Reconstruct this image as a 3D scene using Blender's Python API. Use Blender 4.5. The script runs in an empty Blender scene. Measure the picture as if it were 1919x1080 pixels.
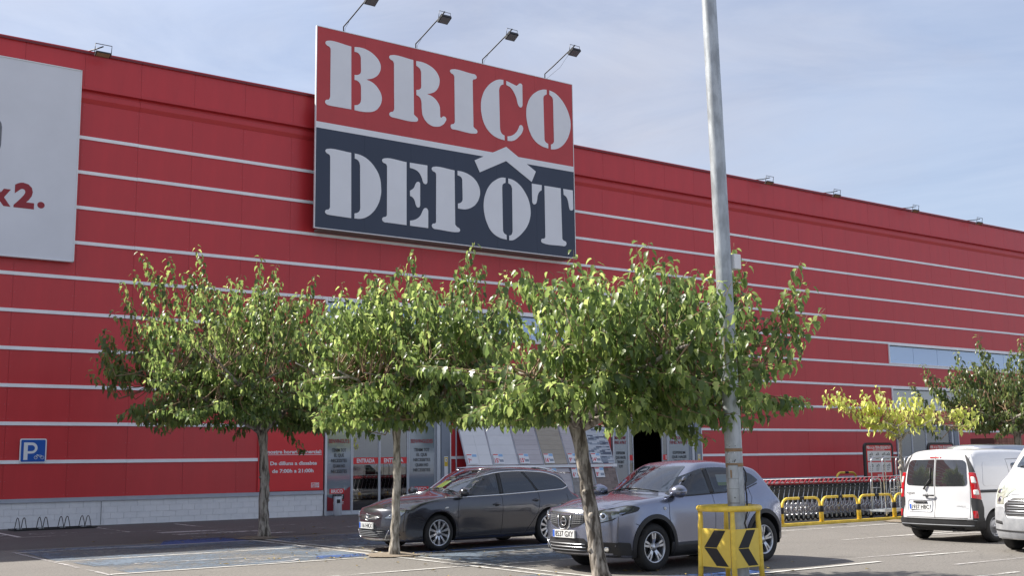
import bpy, bmesh, math, random
import numpy as np
from mathutils import Vector, Matrix, noise as mnoise
from mathutils.bvhtree import BVHTree
R_ = math.radians
random.seed(7)
rng = np.random.default_rng(7)
scene = bpy.context.scene
col = scene.collection

# ---------------------------------------------------------------- camera, world, sun, exposure
cam_d = bpy.data.cameras.new('camera')
cam = bpy.data.objects.new('camera', cam_d)
col.objects.link(cam)
cam_d.sensor_width = 36.0
cam_d.lens = 36.0 * 2163.62 / 1919.0
cam_d.clip_start = 0.1
cam_d.clip_end = 2000
_r = Vector((0.8077238379845337, -0.5894333944914388, -0.012266825580997186))
_u = Vector((-0.07739514859014804, -0.12663835817224228, 0.9889250311394427))
_f = Vector((0.5844588886536363, 0.7978289288423545, 0.14790810584960384))
M_ = Matrix((( _r.x, _u.x, -_f.x, 0.0), (_r.y, _u.y, -_f.y, 0.0), (_r.z, _u.z, -_f.z, 1.76), (0, 0, 0, 1)))
cam.matrix_world = M_
scene.camera = cam

SUN_EL = R_(44)
SUN_AZ = Vector((-0.60, 0.80, 0.0)).normalized()      # towards the sun: behind the store, to the left
world = bpy.data.worlds.new('World')
scene.world = world
world.use_nodes = True
wn, wl = world.node_tree.nodes, world.node_tree.links
wn.clear()
w_out = wn.new('ShaderNodeOutputWorld')
w_bg = wn.new('ShaderNodeBackground'); w_bg.inputs['Strength'].default_value = 0.12
w_sky = wn.new('ShaderNodeTexSky'); w_sky.sky_type = 'NISHITA'; w_sky.sun_disc = False
w_sky.sun_elevation = SUN_EL
w_sky.sun_rotation = math.atan2(SUN_AZ.x, SUN_AZ.y)
w_sky.air_density = 1.0; w_sky.dust_density = 1.6; w_sky.ozone_density = 1.5; w_sky.altitude = 50
w_tc = wn.new('ShaderNodeTexCoord')
w_map = wn.new('ShaderNodeMapping'); w_map.inputs['Scale'].default_value = (1.0, 1.0, 3.2)
w_map.inputs['Rotation'].default_value = (0.15, 0.2, 0.6)
w_n1 = wn.new('ShaderNodeTexNoise'); w_n1.inputs['Scale'].default_value = 2.1; w_n1.inputs['Detail'].default_value = 9
w_n1.inputs['Roughness'].default_value = 0.52; w_n1.inputs['Distortion'].default_value = 0.5
w_rp = wn.new('ShaderNodeMapRange'); w_rp.inputs['From Min'].default_value = 0.38; w_rp.inputs['From Max'].default_value = 0.64
w_rp.inputs['To Min'].default_value = 0.62; w_rp.inputs['To Max'].default_value = 0.97
w_mix = wn.new('ShaderNodeMix'); w_mix.data_type = 'RGBA'
CLOUD = (2.50, 2.66, 3.20)
w_map2 = wn.new('ShaderNodeMapping'); w_map2.inputs['Scale'].default_value = (1.6, .6, 5.0); w_map2.inputs['Rotation'].default_value = (0.3, -.35, 0.9)
w_n2 = wn.new('ShaderNodeTexNoise'); w_n2.inputs['Scale'].default_value = 2.6; w_n2.inputs['Detail'].default_value = 12; w_n2.inputs['Roughness'].default_value = .62; w_n2.inputs['Distortion'].default_value = .8
w_cl = wn.new('ShaderNodeValToRGB'); w_cl.color_ramp.elements[0].position = .36; w_cl.color_ramp.elements[1].position = .66
w_cl.color_ramp.elements[0].color = (CLOUD[0] * .80, CLOUD[1] * .83, CLOUD[2] * .89, 1); w_cl.color_ramp.elements[1].color = (CLOUD[0] * 1.06, CLOUD[1] * 1.05, CLOUD[2] * 1.03, 1)
wl.new(w_tc.outputs['Generated'], w_map2.inputs['Vector']); wl.new(w_map2.outputs['Vector'], w_n2.inputs['Vector']); wl.new(w_n2.outputs['Fac'], w_cl.inputs['Fac'])
wl.new(w_cl.outputs['Color'], w_mix.inputs['B'])
wl.new(w_tc.outputs['Generated'], w_map.inputs['Vector']); wl.new(w_map.outputs['Vector'], w_n1.inputs['Vector'])
wl.new(w_n1.outputs['Fac'], w_rp.inputs['Value']); wl.new(w_rp.outputs['Result'], w_mix.inputs['Factor'])
wl.new(w_sky.outputs['Color'], w_mix.inputs['A']); wl.new(w_mix.outputs['Result'], w_bg.inputs['Color'])
wl.new(w_bg.outputs['Background'], w_out.inputs['Surface'])

sun_d = bpy.data.lights.new('sun', 'SUN'); sun_d.energy = 4.5; sun_d.angle = R_(0.6); sun_d.color = (1.0, 0.94, 0.85)
sun = bpy.data.objects.new('sun', sun_d); col.objects.link(sun)
sun_dir = Vector((SUN_AZ.x * math.cos(SUN_EL), SUN_AZ.y * math.cos(SUN_EL), math.sin(SUN_EL)))
sun.rotation_euler = sun_dir.to_track_quat('Z', 'Y').to_euler()
sun.location = (0, 0, 40)
vs = scene.view_settings
vs.view_transform = 'Standard'; vs.look = 'None'; vs.gamma = 1.0; vs.use_curve_mapping = False; vs.exposure = 0.98
scene.cycles.max_bounces = 8
scene.cycles.transparent_max_bounces = 16
scene.cycles.transmission_bounces = 4

# ---------------------------------------------------------------- materials
MATS = {}
def mat(name, color=(.5, .5, .5), rough=.6, metal=0.0, spec=.5, coat=0.0, var=0.0, vscale=3.0, bump=0.0, bscale=30.0,
        rnd=0.0, color2=None, emit=None, vstretch=(1, 1, 1), rvar=0.0, crisp=.2):
    m = bpy.data.materials.new(name); m.use_nodes = True
    n, l = m.node_tree.nodes, m.node_tree.links
    b = n['Principled BSDF']
    b.inputs['Roughness'].default_value = rough; b.inputs['Metallic'].default_value = metal
    b.inputs['Specular IOR Level'].default_value = spec; b.inputs['Coat Weight'].default_value = coat
    b.inputs['Coat Roughness'].default_value = 0.04
    b.inputs['Base Color'].default_value = (*color, 1)
    last = None
    tc = n.new('ShaderNodeTexCoord')
    mp = n.new('ShaderNodeMapping'); mp.inputs['Scale'].default_value = vstretch
    l.new(tc.outputs['Object'], mp.inputs['Vector'])
    if var > 0 or color2:
        t = n.new('ShaderNodeTexNoise'); t.inputs['Scale'].default_value = vscale; t.inputs['Detail'].default_value = 8
        t.inputs['Roughness'].default_value = .6
        l.new(mp.outputs['Vector'], t.inputs['Vector'])
        mr = n.new('ShaderNodeMapRange'); mr.inputs['From Min'].default_value = .5 - crisp; mr.inputs['From Max'].default_value = .5 + crisp
        l.new(t.outputs['Fac'], mr.inputs['Value'])
        mx = n.new('ShaderNodeMix'); mx.data_type = 'RGBA'
        c2 = color2 if color2 else tuple(min(1, c * (1 + var)) for c in color)
        c1 = color if color2 else tuple(c * (1 - var) for c in color)
        mx.inputs['A'].default_value = (*c1, 1); mx.inputs['B'].default_value = (*c2, 1)
        l.new(mr.outputs['Result'], mx.inputs['Factor'])
        last = mx.outputs['Result']
        if rvar > 0:
            rr = n.new('ShaderNodeMapRange'); rr.inputs['To Min'].default_value = max(0.02, rough - rvar); rr.inputs['To Max'].default_value = rough + rvar
            l.new(t.outputs['Fac'], rr.inputs['Value']); l.new(rr.outputs['Result'], b.inputs['Roughness'])
    if rnd > 0:
        oi = n.new('ShaderNodeObjectInfo')
        mr2 = n.new('ShaderNodeMapRange'); mr2.inputs['To Min'].default_value = 1 - rnd; mr2.inputs['To Max'].default_value = 1 + rnd
        l.new(oi.outputs['Random'], mr2.inputs['Value'])
        hs = n.new('ShaderNodeHueSaturation')
        if last: l.new(last, hs.inputs['Color'])
        else: hs.inputs['Color'].default_value = (*color, 1)
        l.new(mr2.outputs['Result'], hs.inputs['Value'])
        last = hs.outputs['Color']
    if last: l.new(last, b.inputs['Base Color'])
    if bump > 0:
        t2 = n.new('ShaderNodeTexNoise'); t2.inputs['Scale'].default_value = bscale; t2.inputs['Detail'].default_value = 6
        l.new(mp.outputs['Vector'], t2.inputs['Vector'])
        bp = n.new('ShaderNodeBump'); bp.inputs['Strength'].default_value = bump; bp.inputs['Distance'].default_value = .02
        l.new(t2.outputs['Fac'], bp.inputs['Height']); l.new(bp.outputs['Normal'], b.inputs['Normal'])
    if emit:
        b.inputs['Emission Color'].default_value = (*emit[0], 1); b.inputs['Emission Strength'].default_value = emit[1]
    MATS[name] = m
    return m

mat('cladding_red', (.56, .037, .043), .36, var=.06, vscale=2.2, vstretch=(1, 1, .22), rnd=.03, bump=.14, bscale=1.6, rvar=.06)
mat('fold_red', (.54, .037, .043), .4, var=.06, vscale=.6)
mat('white_trim', (.90, .90, .91), .45, var=.06, vscale=2.0)
mat('joint_dark', (.26, .018, .022), .8)
mat('plinth_white', (.82, .82, .83), .75, var=.08, vscale=2.5, bump=.2, bscale=25, rnd=.015, color2=(.72, .73, .75))
mat('mortar', (.76, .76, .77), .9)
mat('grey_trim', (.40, .42, .47), .5, var=.08)
mat('frame_silver', (.55, .58, .63), .35, metal=.4, var=.05)
mat('jamb_grey', (.22, .25, .30), .4, metal=.3, var=.06)
mat('sign_red', (.50, .050, .052), .42, var=.10, vscale=.5)
mat('sign_navy', (.030, .042, .075), .4, var=.08, vscale=.6)
mat('sign_letter', (.80, .81, .84), .4, var=.04, vscale=.7)
mat('board_white', (.72, .73, .77), .4, var=.05, vscale=.5)
mat('print_red', (.30, .02, .03), .5)
mat('poster_red', (.70, .032, .036), .45, var=.03)
mat('white', (.78, .79, .80), .5, var=.03, vscale=9)
mat('print_white', (.80, .81, .82), .5)
mat('print_black', (.02, .02, .022), .6)
mat('sign_blue', (.010, .095, .42), .35)
mat('black_metal', (.018, .018, .02), .45, metal=.2)
mat('dark_metal', (.05, .052, .058), .45, metal=.6)
mat('galv', (.40, .43, .45), .48, metal=.45, var=.22, crisp=.1, vscale=7, bump=.05, bscale=12, vstretch=(1, 1, .35), rvar=.1)
mat('chrome', (.72, .73, .75), .16, metal=1.0)
mat('bright_steel', (.62, .64, .68), .3, metal=.9)
mat('tape_brown', (.30, .19, .10), .6, var=.2, vscale=20)
mat('yellow_paint', (.88, .62, .08), .42, crisp=.1, var=.12, vscale=7, rvar=.1)
mat('yellow_sheet', (.88, .64, .10), .4, var=.05, vscale=9)
mat('cart_red', (.33, .035, .045), .4)
mat('cart_dark', (.035, .04, .045), .5)
mat('rubber', (.020, .020, .021), .75, var=.2, vscale=20)
mat('black_plastic', (.024, .025, .028), .5, var=.2, vscale=6)
mat('grey_plastic', (.16, .17, .19), .5, var=.15, vscale=5)
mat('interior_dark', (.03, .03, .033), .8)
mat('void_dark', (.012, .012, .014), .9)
mat('seat_cloth', (.05, .052, .058), .9, var=.2, vscale=12)
mat('rim_silver', (.62, .64, .68), .28, metal=.9)
mat('rim_grey', (.42, .43, .46), .3, metal=.85)
mat('steel_dark', (.06, .06, .065), .5, metal=.6)
mat('paint_graphite', (.072, .074, .088), .22, metal=.6, coat=1.0, var=.04)
mat('paint_lilac', (.25, .272, .36), .24, metal=.7, coat=1.0, var=.03)
mat('paint_white', (.64, .65, .67), .35, coat=.8, var=.02)
mat('paint_silver', (.40, .43, .48), .3, metal=.6, coat=1.0)
mat('lamp_red', (.45, .01, .015), .12, coat=1.0)
mat('lamp_white', (.75, .75, .72), .1, coat=1.0)
mat('lamp_amber', (.75, .25, .03), .15, coat=1.0)
mat('headlamp', (.30, .32, .34), .12, metal=.75, coat=1.0, var=.5, vscale=14)
mat('headlamp_old', (.48, .50, .42), .2, metal=.3, coat=1.0, var=.4, vscale=12)
mat('bark', (.085, .070, .055), .9, color2=(.40, .36, .31), vscale=13, bump=1.0, bscale=15, vstretch=(1, 1, .22), crisp=.08)
mat('bark_pale', (.16, .14, .11), .9, color2=(.50, .46, .39), vscale=15, bump=.9, bscale=22, vstretch=(1, 1, .25), crisp=.08)
mat('twig', (.26, .17, .10), .8)
mat('soil', (.17, .13, .09), .95, color2=(.28, .24, .19), vscale=14, bump=.8, bscale=40)
mat('brick', (.33, .15, .10), .85, rnd=.2)
mat('tile_white', (.76, .76, .76), .3, rnd=.03)
mat('tile_grey', (.70, .70, .71), .35, rnd=.03, var=.04, vscale=4)
mat('wood_pink', (.47, .43, .44), .5, rnd=.06, color2=(.55, .52, .53), vscale=5, vstretch=(.6, 1, 9))
mat('wood_beige', (.36, .31, .24), .5, rnd=.07, color2=(.47, .42, .34), vscale=5, vstretch=(.6, 1, 9))
mat('stone_a', (.55, .58, .62), .6); mat('stone_b', (.28, .32, .38), .6); mat('stone_c', (.12, .14, .19), .6)
mat('brick_grey', (.33, .31, .29), .8, rnd=.25); mat('brick_brown', (.24, .19, .17), .8, rnd=.25)
mat('card_blue', (.30, .50, .75), .6)
mat('sticker_yellow', (.72, .50, .05), .5)
mat('card_green', (.45, .55, .08), .6)
mat('plate_white', (.72, .73, .72), .45); mat('plate_blue', (.03, .12, .55), .45)
mat('cardboard', (.30, .20, .13), .8, var=.15, vscale=3)

def glass_mat(name, tint=(.55, .60, .62), rough=.01, base_reflect=.04, darkmix=0.0, darkcol=(.02, .022, .025)):
    m = bpy.data.materials.new(name); m.use_nodes = True
    n, l = m.node_tree.nodes, m.node_tree.links
    n.clear()
    o = n.new('ShaderNodeOutputMaterial')
    tr = n.new('ShaderNodeBsdfTransparent'); tr.inputs['Color'].default_value = (*tint, 1)
    gl = n.new('ShaderNodeBsdfGlossy'); gl.inputs['Roughness'].default_value = rough; gl.inputs['Color'].default_value = (.95, .97, 1, 1)
    df = n.new('ShaderNodeBsdfDiffuse'); df.inputs['Color'].default_value = (*darkcol, 1)
    m1 = n.new('ShaderNodeMixShader'); m1.inputs['Fac'].default_value = darkmix
    l.new(tr.outputs[0], m1.inputs[1]); l.new(df.outputs[0], m1.inputs[2])
    fr = n.new('ShaderNodeLayerWeight'); fr.inputs['Blend'].default_value = .5
    # Schlick from the facing output
    p = n.new('ShaderNodeMath'); p.operation = 'POWER'; p.inputs[1].default_value = 4.0
    l.new(fr.outputs['Facing'], p.inputs[0])
    ma = n.new('ShaderNodeMath'); ma.operation = 'MULTIPLY_ADD'; ma.inputs[1].default_value = 1 - base_reflect; ma.inputs[2].default_value = base_reflect
    l.new(p.outputs[0], ma.inputs[0])
    m2 = n.new('ShaderNodeMixShader')
    l.new(ma.outputs[0], m2.inputs['Fac']); l.new(m1.outputs[0], m2.inputs[1]); l.new(gl.outputs[0], m2.inputs[2])
    l.new(m2.outputs[0], o.inputs['Surface'])
    MATS[name] = m
    return m
glass_mat('car_glass', (.62, .68, .68), base_reflect=.22)
glass_mat('car_side_glass', (.42, .47, .48), base_reflect=.09)
glass_mat('car_glass_dark', (.16, .17, .18), base_reflect=.10, darkmix=.35)
glass_mat('door_glass', (.34, .36, .38), base_reflect=.20)
glass_mat('frosted_glass', (.5, .55, .6), rough=.06, base_reflect=.16, darkmix=.90, darkcol=(.20, .25, .30))
glass_mat('ribbon_sky_glass', (.3, .35, .4), rough=.015, base_reflect=.30, darkmix=.9, darkcol=(.17, .36, .72))  # blue of the reflected sky painted into the panes' diffuse colour
glass_mat('blind_glass', (.3, .35, .4), rough=.03, base_reflect=.12, darkmix=1.0, darkcol=(.46, .48, .48))
glass_mat('lamp_cover', (.85, .88, .88), base_reflect=.08)

mat('fallen', (.20, .13, .04), .8, var=.5, vscale=.8, color2=(.36, .27, .06))
mat('rivet', (.52, .16, .18), .4)
mat('fold_dark', (.17, .018, .024), .45)
mat('sign_under', (.20, .18, .16), .7)
mat('lamp_glass', (.16, .17, .18), .1)
mat('galv_door', (.16, .17, .18), .5, metal=.4)
mat('rust_run', (.36, .26, .16), .7, var=.3, vscale=12)
mat('brick_dark', (.14, .07, .05), .9)
mat('joint_black', (.008, .008, .009), .8)
glass_mat('van_rear_glass', (.1, .1, .1), base_reflect=.13, darkmix=1.0, darkcol=(.030, .032, .036))
mat('bumper_grey', (.22, .23, .25), .6, var=.35, vscale=6, color2=(.33, .34, .36))

def asphalt(name='asphalt', k=1.0, tintb=1.0):
    m = bpy.data.materials.new(name); m.use_nodes = True
    n, l = m.node_tree.nodes, m.node_tree.links
    b = n['Principled BSDF']; b.inputs['Roughness'].default_value = .88
    b.inputs['Specular IOR Level'].default_value = .3
    tc = n.new('ShaderNodeTexCoord')
    def noise(s, d=8, r=.6):
        t = n.new('ShaderNodeTexNoise'); t.inputs['Scale'].default_value = s; t.inputs['Detail'].default_value = d; t.inputs['Roughness'].default_value = r
        l.new(tc.outputs['Object'], t.inputs['Vector']); return t
    def mr(src, a, b_, c, d):
        q = n.new('ShaderNodeMapRange'); q.inputs['From Min'].default_value = a; q.inputs['From Max'].default_value = b_
        q.inputs['To Min'].default_value = c; q.inputs['To Max'].default_value = d; l.new(src, q.inputs['Value']); return q.outputs['Result']
    def mix(fac, A, B, bt='MIX'):
        q = n.new('ShaderNodeMix'); q.data_type = 'RGBA'; q.blend_type = bt
        if isinstance(fac, float): q.inputs['Factor'].default_value = fac
        else: l.new(fac, q.inputs['Factor'])
        for nm, v in (('A', A), ('B', B)):
            if isinstance(v, tuple): q.inputs[nm].default_value = (*v, 1)
            else: l.new(v, q.inputs[nm])
        return q.outputs['Result']
    big = noise(.18, 5); mid = noise(1.1, 7); fine = noise(70, 3, .8); sp = noise(22, 5, .8)
    c = mix(mr(big.outputs['Fac'], .3, .7, 0, 1), (.145 * k, .136 * k, .126 * k * tintb), (.20 * k, .188 * k, .171 * k * tintb))
    c = mix(mr(mid.outputs['Fac'], .35, .7, 0, .55), c, (.13 * k, .122 * k, .113 * k))
    c = mix(mr(fine.outputs['Fac'], .35, .75, 0, .75), c, (.31 * k, .29 * k, .262 * k))
    c = mix(mr(sp.outputs['Fac'], .46, .62, 0, .62), c, (.085, .082, .078))
    oil = noise(.55, 3, .5)
    c = mix(mr(oil.outputs['Fac'], .66, .76, 0, .5), c, (.085, .08, .075))
    vr = n.new('ShaderNodeTexVoronoi'); vr.feature = 'DISTANCE_TO_EDGE'; vr.inputs['Scale'].default_value = .28
    mpw = n.new('ShaderNodeMix'); mpw.data_type = 'RGBA'; mpw.blend_type = 'ADD'; mpw.inputs['Factor'].default_value = .6
    l.new(tc.outputs['Object'], mpw.inputs['A']); l.new(mid.outputs['Color'], mpw.inputs['B']); l.new(mpw.outputs['Result'], vr.inputs['Vector'])
    c = mix(mr(vr.outputs['Distance'], 0, .004, .4, 0), c, (.05, .048, .045))
    l.new(c, b.inputs['Base Color'])
    bp = n.new('ShaderNodeBump'); bp.inputs['Strength'].default_value = .5; bp.inputs['Distance'].default_value = .01
    l.new(fine.outputs['Fac'], bp.inputs['Height']); l.new(bp.outputs['Normal'], b.inputs['Normal'])
    MATS[name] = m
asphalt()
asphalt('asphalt_dark', .66, 1.10)  # darker, slightly bluer asphalt tone for the sheet along the wall

def paint_mat(name, color, under=(.175, .165, .15), wear=.5, scale=6.0):
    """worn road paint: the paint colour broken up by wear where the asphalt shows through"""
    m = bpy.data.materials.new(name); m.use_nodes = True
    n, l = m.node_tree.nodes, m.node_tree.links
    b = n['Principled BSDF']; b.inputs['Roughness'].default_value = .75
    tc = n.new('ShaderNodeTexCoord')
    t = n.new('ShaderNodeTexNoise'); t.inputs['Scale'].default_value = scale; t.inputs['Detail'].default_value = 10; t.inputs['Roughness'].default_value = .75
    t2 = n.new('ShaderNodeTexNoise'); t2.inputs['Scale'].default_value = .45; t2.inputs['Detail'].default_value = 4
    for q in (t, t2): l.new(tc.outputs['Object'], q.inputs['Vector'])
    a = n.new('ShaderNodeMath'); a.operation = 'ADD'
    h = n.new('ShaderNodeMath'); h.operation = 'MULTIPLY'; h.inputs[1].default_value = 1.0
    l.new(t2.outputs['Fac'], h.inputs[0]); l.new(t.outputs['Fac'], a.inputs[0]); l.new(h.outputs[0], a.inputs[1])
    mr = n.new('ShaderNodeMapRange'); mr.inputs['From Min'].default_value = wear + .38; mr.inputs['From Max'].default_value = wear + .62
    l.new(a.outputs[0], mr.inputs['Value'])
    mx = n.new('ShaderNodeMix'); mx.data_type = 'RGBA'
    mx.inputs['A'].default_value = (*color, 1); mx.inputs['B'].default_value = (*under, 1)
    l.new(mr.outputs['Result'], mx.inputs['Factor']); b.inputs['Base Color'].default_value = (*color, 1)
    inv = n.new('ShaderNodeMath'); inv.operation = 'SUBTRACT'; inv.inputs[0].default_value = 1.0; l.new(mr.outputs['Result'], inv.inputs[1]); l.new(inv.outputs[0], b.inputs['Alpha'])
    bp = n.new('ShaderNodeBump'); bp.inputs['Strength'].default_value = .3; bp.inputs['Distance'].default_value = .01
    l.new(t.outputs['Fac'], bp.inputs['Height']); l.new(bp.outputs['Normal'], b.inputs['Normal'])
    MATS[name] = m
paint_mat('line_white', (.60, .59, .56), wear=.55)
paint_mat('line_worn', (.50, .48, .47), wear=.47)
paint_mat('line_yellow', (.42, .36, .20), wear=.30)
paint_mat('bay_blue', (.125, .165, .215), wear=.50, scale=9)
paint_mat('bay_blue_deep', (.045, .10, .28), wear=.52, scale=7)

def leaf_mat(name, c_dark, c_mid, c_light, trans=.50, attr=True, rough=.36):
    m = bpy.data.materials.new(name); m.use_nodes = True
    n, l = m.node_tree.nodes, m.node_tree.links
    n.clear()
    o = n.new('ShaderNodeOutputMaterial')
    if attr:
        a = n.new('ShaderNodeAttribute'); a.attribute_name = 'tint'; src = a.outputs['Fac']
    else:
        a = n.new('ShaderNodeObjectInfo'); src = a.outputs['Random']
    r = n.new('ShaderNodeValToRGB')
    r.color_ramp.elements[0].color = (*c_dark, 1); r.color_ramp.elements[1].color = (*c_light, 1)
    r.color_ramp.elements[0].position = .05; r.color_ramp.elements[1].position = .97
    e = r.color_ramp.elements.new(.55); e.color = (*c_mid, 1)
    l.new(src, r.inputs['Fac'])
    p = n.new('ShaderNodeBsdfPrincipled'); p.inputs['Roughness'].default_value = rough; p.inputs['Specular IOR Level'].default_value = .65
    l.new(r.outputs['Color'], p.inputs['Base Color'])
    t = n.new('ShaderNodeBsdfTranslucent')
    hs = n.new('ShaderNodeHueSaturation'); hs.inputs['Hue'].default_value = .487; hs.inputs['Value'].default_value = 2.85; hs.inputs['Saturation'].default_value = .92
    l.new(r.outputs['Color'], hs.inputs['Color']); l.new(hs.outputs['Color'], t.inputs['Color'])
    mx = n.new('ShaderNodeMixShader'); mx.inputs['Fac'].default_value = trans
    l.new(p.outputs[0], mx.inputs[1]); l.new(t.outputs[0], mx.inputs[2]); l.new(mx.outputs[0], o.inputs['Surface'])
    MATS[name] = m
LEAFC = ((.048, .086, .022), (.118, .178, .042), (.28, .34, .095))
leaf_mat('leaf', *LEAFC); leaf_mat('leaf_single', *LEAFC, attr=False)
LEAFY = ((.24, .30, .05), (.36, .40, .09), (.50, .50, .14))
leaf_mat('leaf_yellow', *LEAFY); leaf_mat('leaf_yellow_single', *LEAFY, attr=False)
LEAFD = ((.045, .075, .020), (.090, .130, .036), (.19, .20, .065))
leaf_mat('leaf_dark', *LEAFD, trans=.45)

# ---------------------------------------------------------------- object helpers
def link(name, me, parent=None, loc=None, rotz=None):
    o = bpy.data.objects.new(name, me); col.objects.link(o)
    if parent is not None: o.parent = parent
    if loc is not None: o.location = loc
    if rotz is not None: o.rotation_euler = (0, 0, rotz)
    return o
def tag(o, label=None, cat=None, group=None, kind=None):
    if label: o['label'] = label
    if cat: o['category'] = cat
    if group: o['group'] = group
    if kind: o['kind'] = kind
    return o
def thing(name, label, cat, loc=(0, 0, 0), rotz=0.0, group=None):
    o = link(name, None, None, loc, rotz); o.empty_display_size = .2
    return tag(o, label, cat, group)
def copy_tree(o, parent=None):
    c = o.copy(); col.objects.link(c)
    if parent is not None: c.parent = parent
    for ch in [x for x in bpy.data.objects if x.parent == o]: copy_tree(ch, c)
    return c

class MB:
    """collects shapes and links them as one mesh object"""
    def __init__(s): s.v = []; s.f = []; s.m = []; s.slots = []; s.sm = []
    def mi(s, m):
        if m not in s.slots: s.slots.append(m)
        return s.slots.index(m)
    def add(s, vs_, fs, m, smooth=False):
        k = len(s.v); s.v += [tuple(v) for v in vs_]; i = s.mi(m)
        for f in fs: s.f.append(tuple(a + k for a in f)); s.m.append(i); s.sm.append(smooth)
    def box(s, lo, hi, m, rot=None, piv=None):
        (a, b, c), (d, e, f) = lo, hi
        V = [Vector(p) for p in ((a, b, c), (d, b, c), (d, e, c), (a, e, c), (a, b, f), (d, b, f), (d, e, f), (a, e, f))]
        if rot is not None:
            pv = Vector(piv) if piv else (V[0] + V[6]) / 2
            V = [rot @ (v - pv) + pv for v in V]
        s.add(V, [(0, 3, 2, 1), (4, 5, 6, 7), (0, 1, 5, 4), (1, 2, 6, 5), (2, 3, 7, 6), (3, 0, 4, 7)], m)
    def bbox(s, lo, hi, m, b=.01):
        """box with chamfered vertical and horizontal edges"""
        bm = bmesh.new(); bmesh.ops.create_cube(bm, size=1)
        for v in bm.verts:
            v.co = Vector([(lo[i] + hi[i]) / 2 + v.co[i] * (hi[i] - lo[i]) for i in range(3)])
        bmesh.ops.bevel(bm, geom=list(bm.edges), offset=b, segments=2, affect='EDGES', profile=.5)
        s.frombm(bm, m)
    def frombm(s, bm, m, smooth=False):
        bm.verts.index_update()
        s.add([v.co.copy() for v in bm.verts], [[v.index for v in f.verts] for f in bm.faces], m, smooth); bm.free()
    def tube(s, pts, r, m, n=8, cap=True, closed=False, smooth=True):
        P = [Vector(p) for p in pts]; rr = r if isinstance(r, (list, tuple)) else [r] * len(P)
        N = len(P); rings = []; up = None
        for i in range(N):
            if closed: t = (P[(i + 1) % N] - P[i - 1])
            else: t = (P[min(i + 1, N - 1)] - P[max(i - 1, 0)])
            t.normalize()
            if up is None:
                up = Vector((0, 0, 1)) if abs(t.z) < .9 else Vector((1, 0, 0))
            a = t.cross(up)
            if a.length < 1e-5: a = t.cross(Vector((0, 1, 0)))
            a.normalize(); b = a.cross(t).normalized(); up = b
            rings.append([P[i] + (a * math.cos(2 * math.pi * k / n) + b * math.sin(2 * math.pi * k / n)) * rr[i] for k in range(n)])
        V = [v for q in rings for v in q]; F = []
        M = N if closed else N - 1
        for i in range(M):
            j = (i + 1) % N
            for k in range(n):
                F.append((i * n + k, i * n + (k + 1) % n, j * n + (k + 1) % n, j * n + k))
        if cap and not closed: F.append(tuple(range(n - 1, -1, -1))); F.append(tuple((N - 1) * n + k for k in range(n)))
        s.add(V, F, m, smooth)
    def lathe(s, prof, center, axis, m, n=24, smooth=True):
        """prof: (radius, height along the axis)"""
        ax = Vector(axis).normalized(); a = ax.orthogonal().normalized(); b = ax.cross(a); c = Vector(center)
        V = []; F = []
        for (r, h) in prof:
            for k in range(n):
                t = 2 * math.pi * k / n; V.append(c + ax * h + (a * math.cos(t) + b * math.sin(t)) * r)
        for i in range(len(prof) - 1):
            for k in range(n): F.append((i * n + k, i * n + (k + 1) % n, (i + 1) * n + (k + 1) % n, (i + 1) * n + k))
        s.add(V, F, m, smooth)
    def prism(s, poly, lo, hi, m, axis='y'):
        """poly in the plane across the axis: y -> (x,z), x -> (y,z), z -> (x,y)"""
        def P(p, h):
            return {'y': (p[0], h, p[1]), 'x': (h, p[0], p[1]), 'z': (p[0], p[1], h)}[axis]
        n = len(poly); V = [P(p, lo) for p in poly] + [P(p, hi) for p in poly]
        F = [tuple(range(n)), tuple(range(2 * n - 1, n - 1, -1))] + [(i, (i + 1) % n, n + (i + 1) % n, n + i) for i in range(n)]
        s.add(V, F, m)
    def build(s, name, parent=None, loc=None, fix=True):
        me = bpy.data.meshes.new(name); me.from_pydata(s.v, [], s.f)
        for k in s.slots: me.materials.append(MATS[k])
        me.polygons.foreach_set('material_index', s.m); me.polygons.foreach_set('use_smooth', s.sm)
        if fix:
            bm = bmesh.new(); bm.from_mesh(me); bmesh.ops.recalc_face_normals(bm, faces=bm.faces); bm.to_mesh(me); bm.free()
        me.update()
        return link(name, me, parent, loc)

def curve_mesh(name, polys, m, parent, depth, loc, rot):
    """polys: list of [(x, y, smooth)] outlines filled and extruded"""
    cu = bpy.data.curves.new(name, 'CURVE'); cu.dimensions = '2D'; cu.fill_mode = 'BOTH'; cu.extrude = depth; cu.resolution_u = 6
    for pts in polys:
        sp = cu.splines.new('BEZIER'); sp.bezier_points.add(len(pts) - 1); sp.use_cyclic_u = True
        for bp, (x, y, sm) in zip(sp.bezier_points, pts):
            bp.co = (x, y, 0); bp.handle_left_type = bp.handle_right_type = 'AUTO' if sm else 'VECTOR'
    o = bpy.data.objects.new(name, cu); col.objects.link(o)
    bpy.context.view_layer.update()
    me = bpy.data.meshes.new_from_object(o.evaluated_get(bpy.context.evaluated_depsgraph_get()))
    bpy.data.objects.remove(o); bpy.data.curves.remove(cu)
    me.name = name; me.materials.clear(); me.materials.append(MATS[m])
    r = link(name, me, parent, loc); r.rotation_euler = rot
    return r

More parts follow.
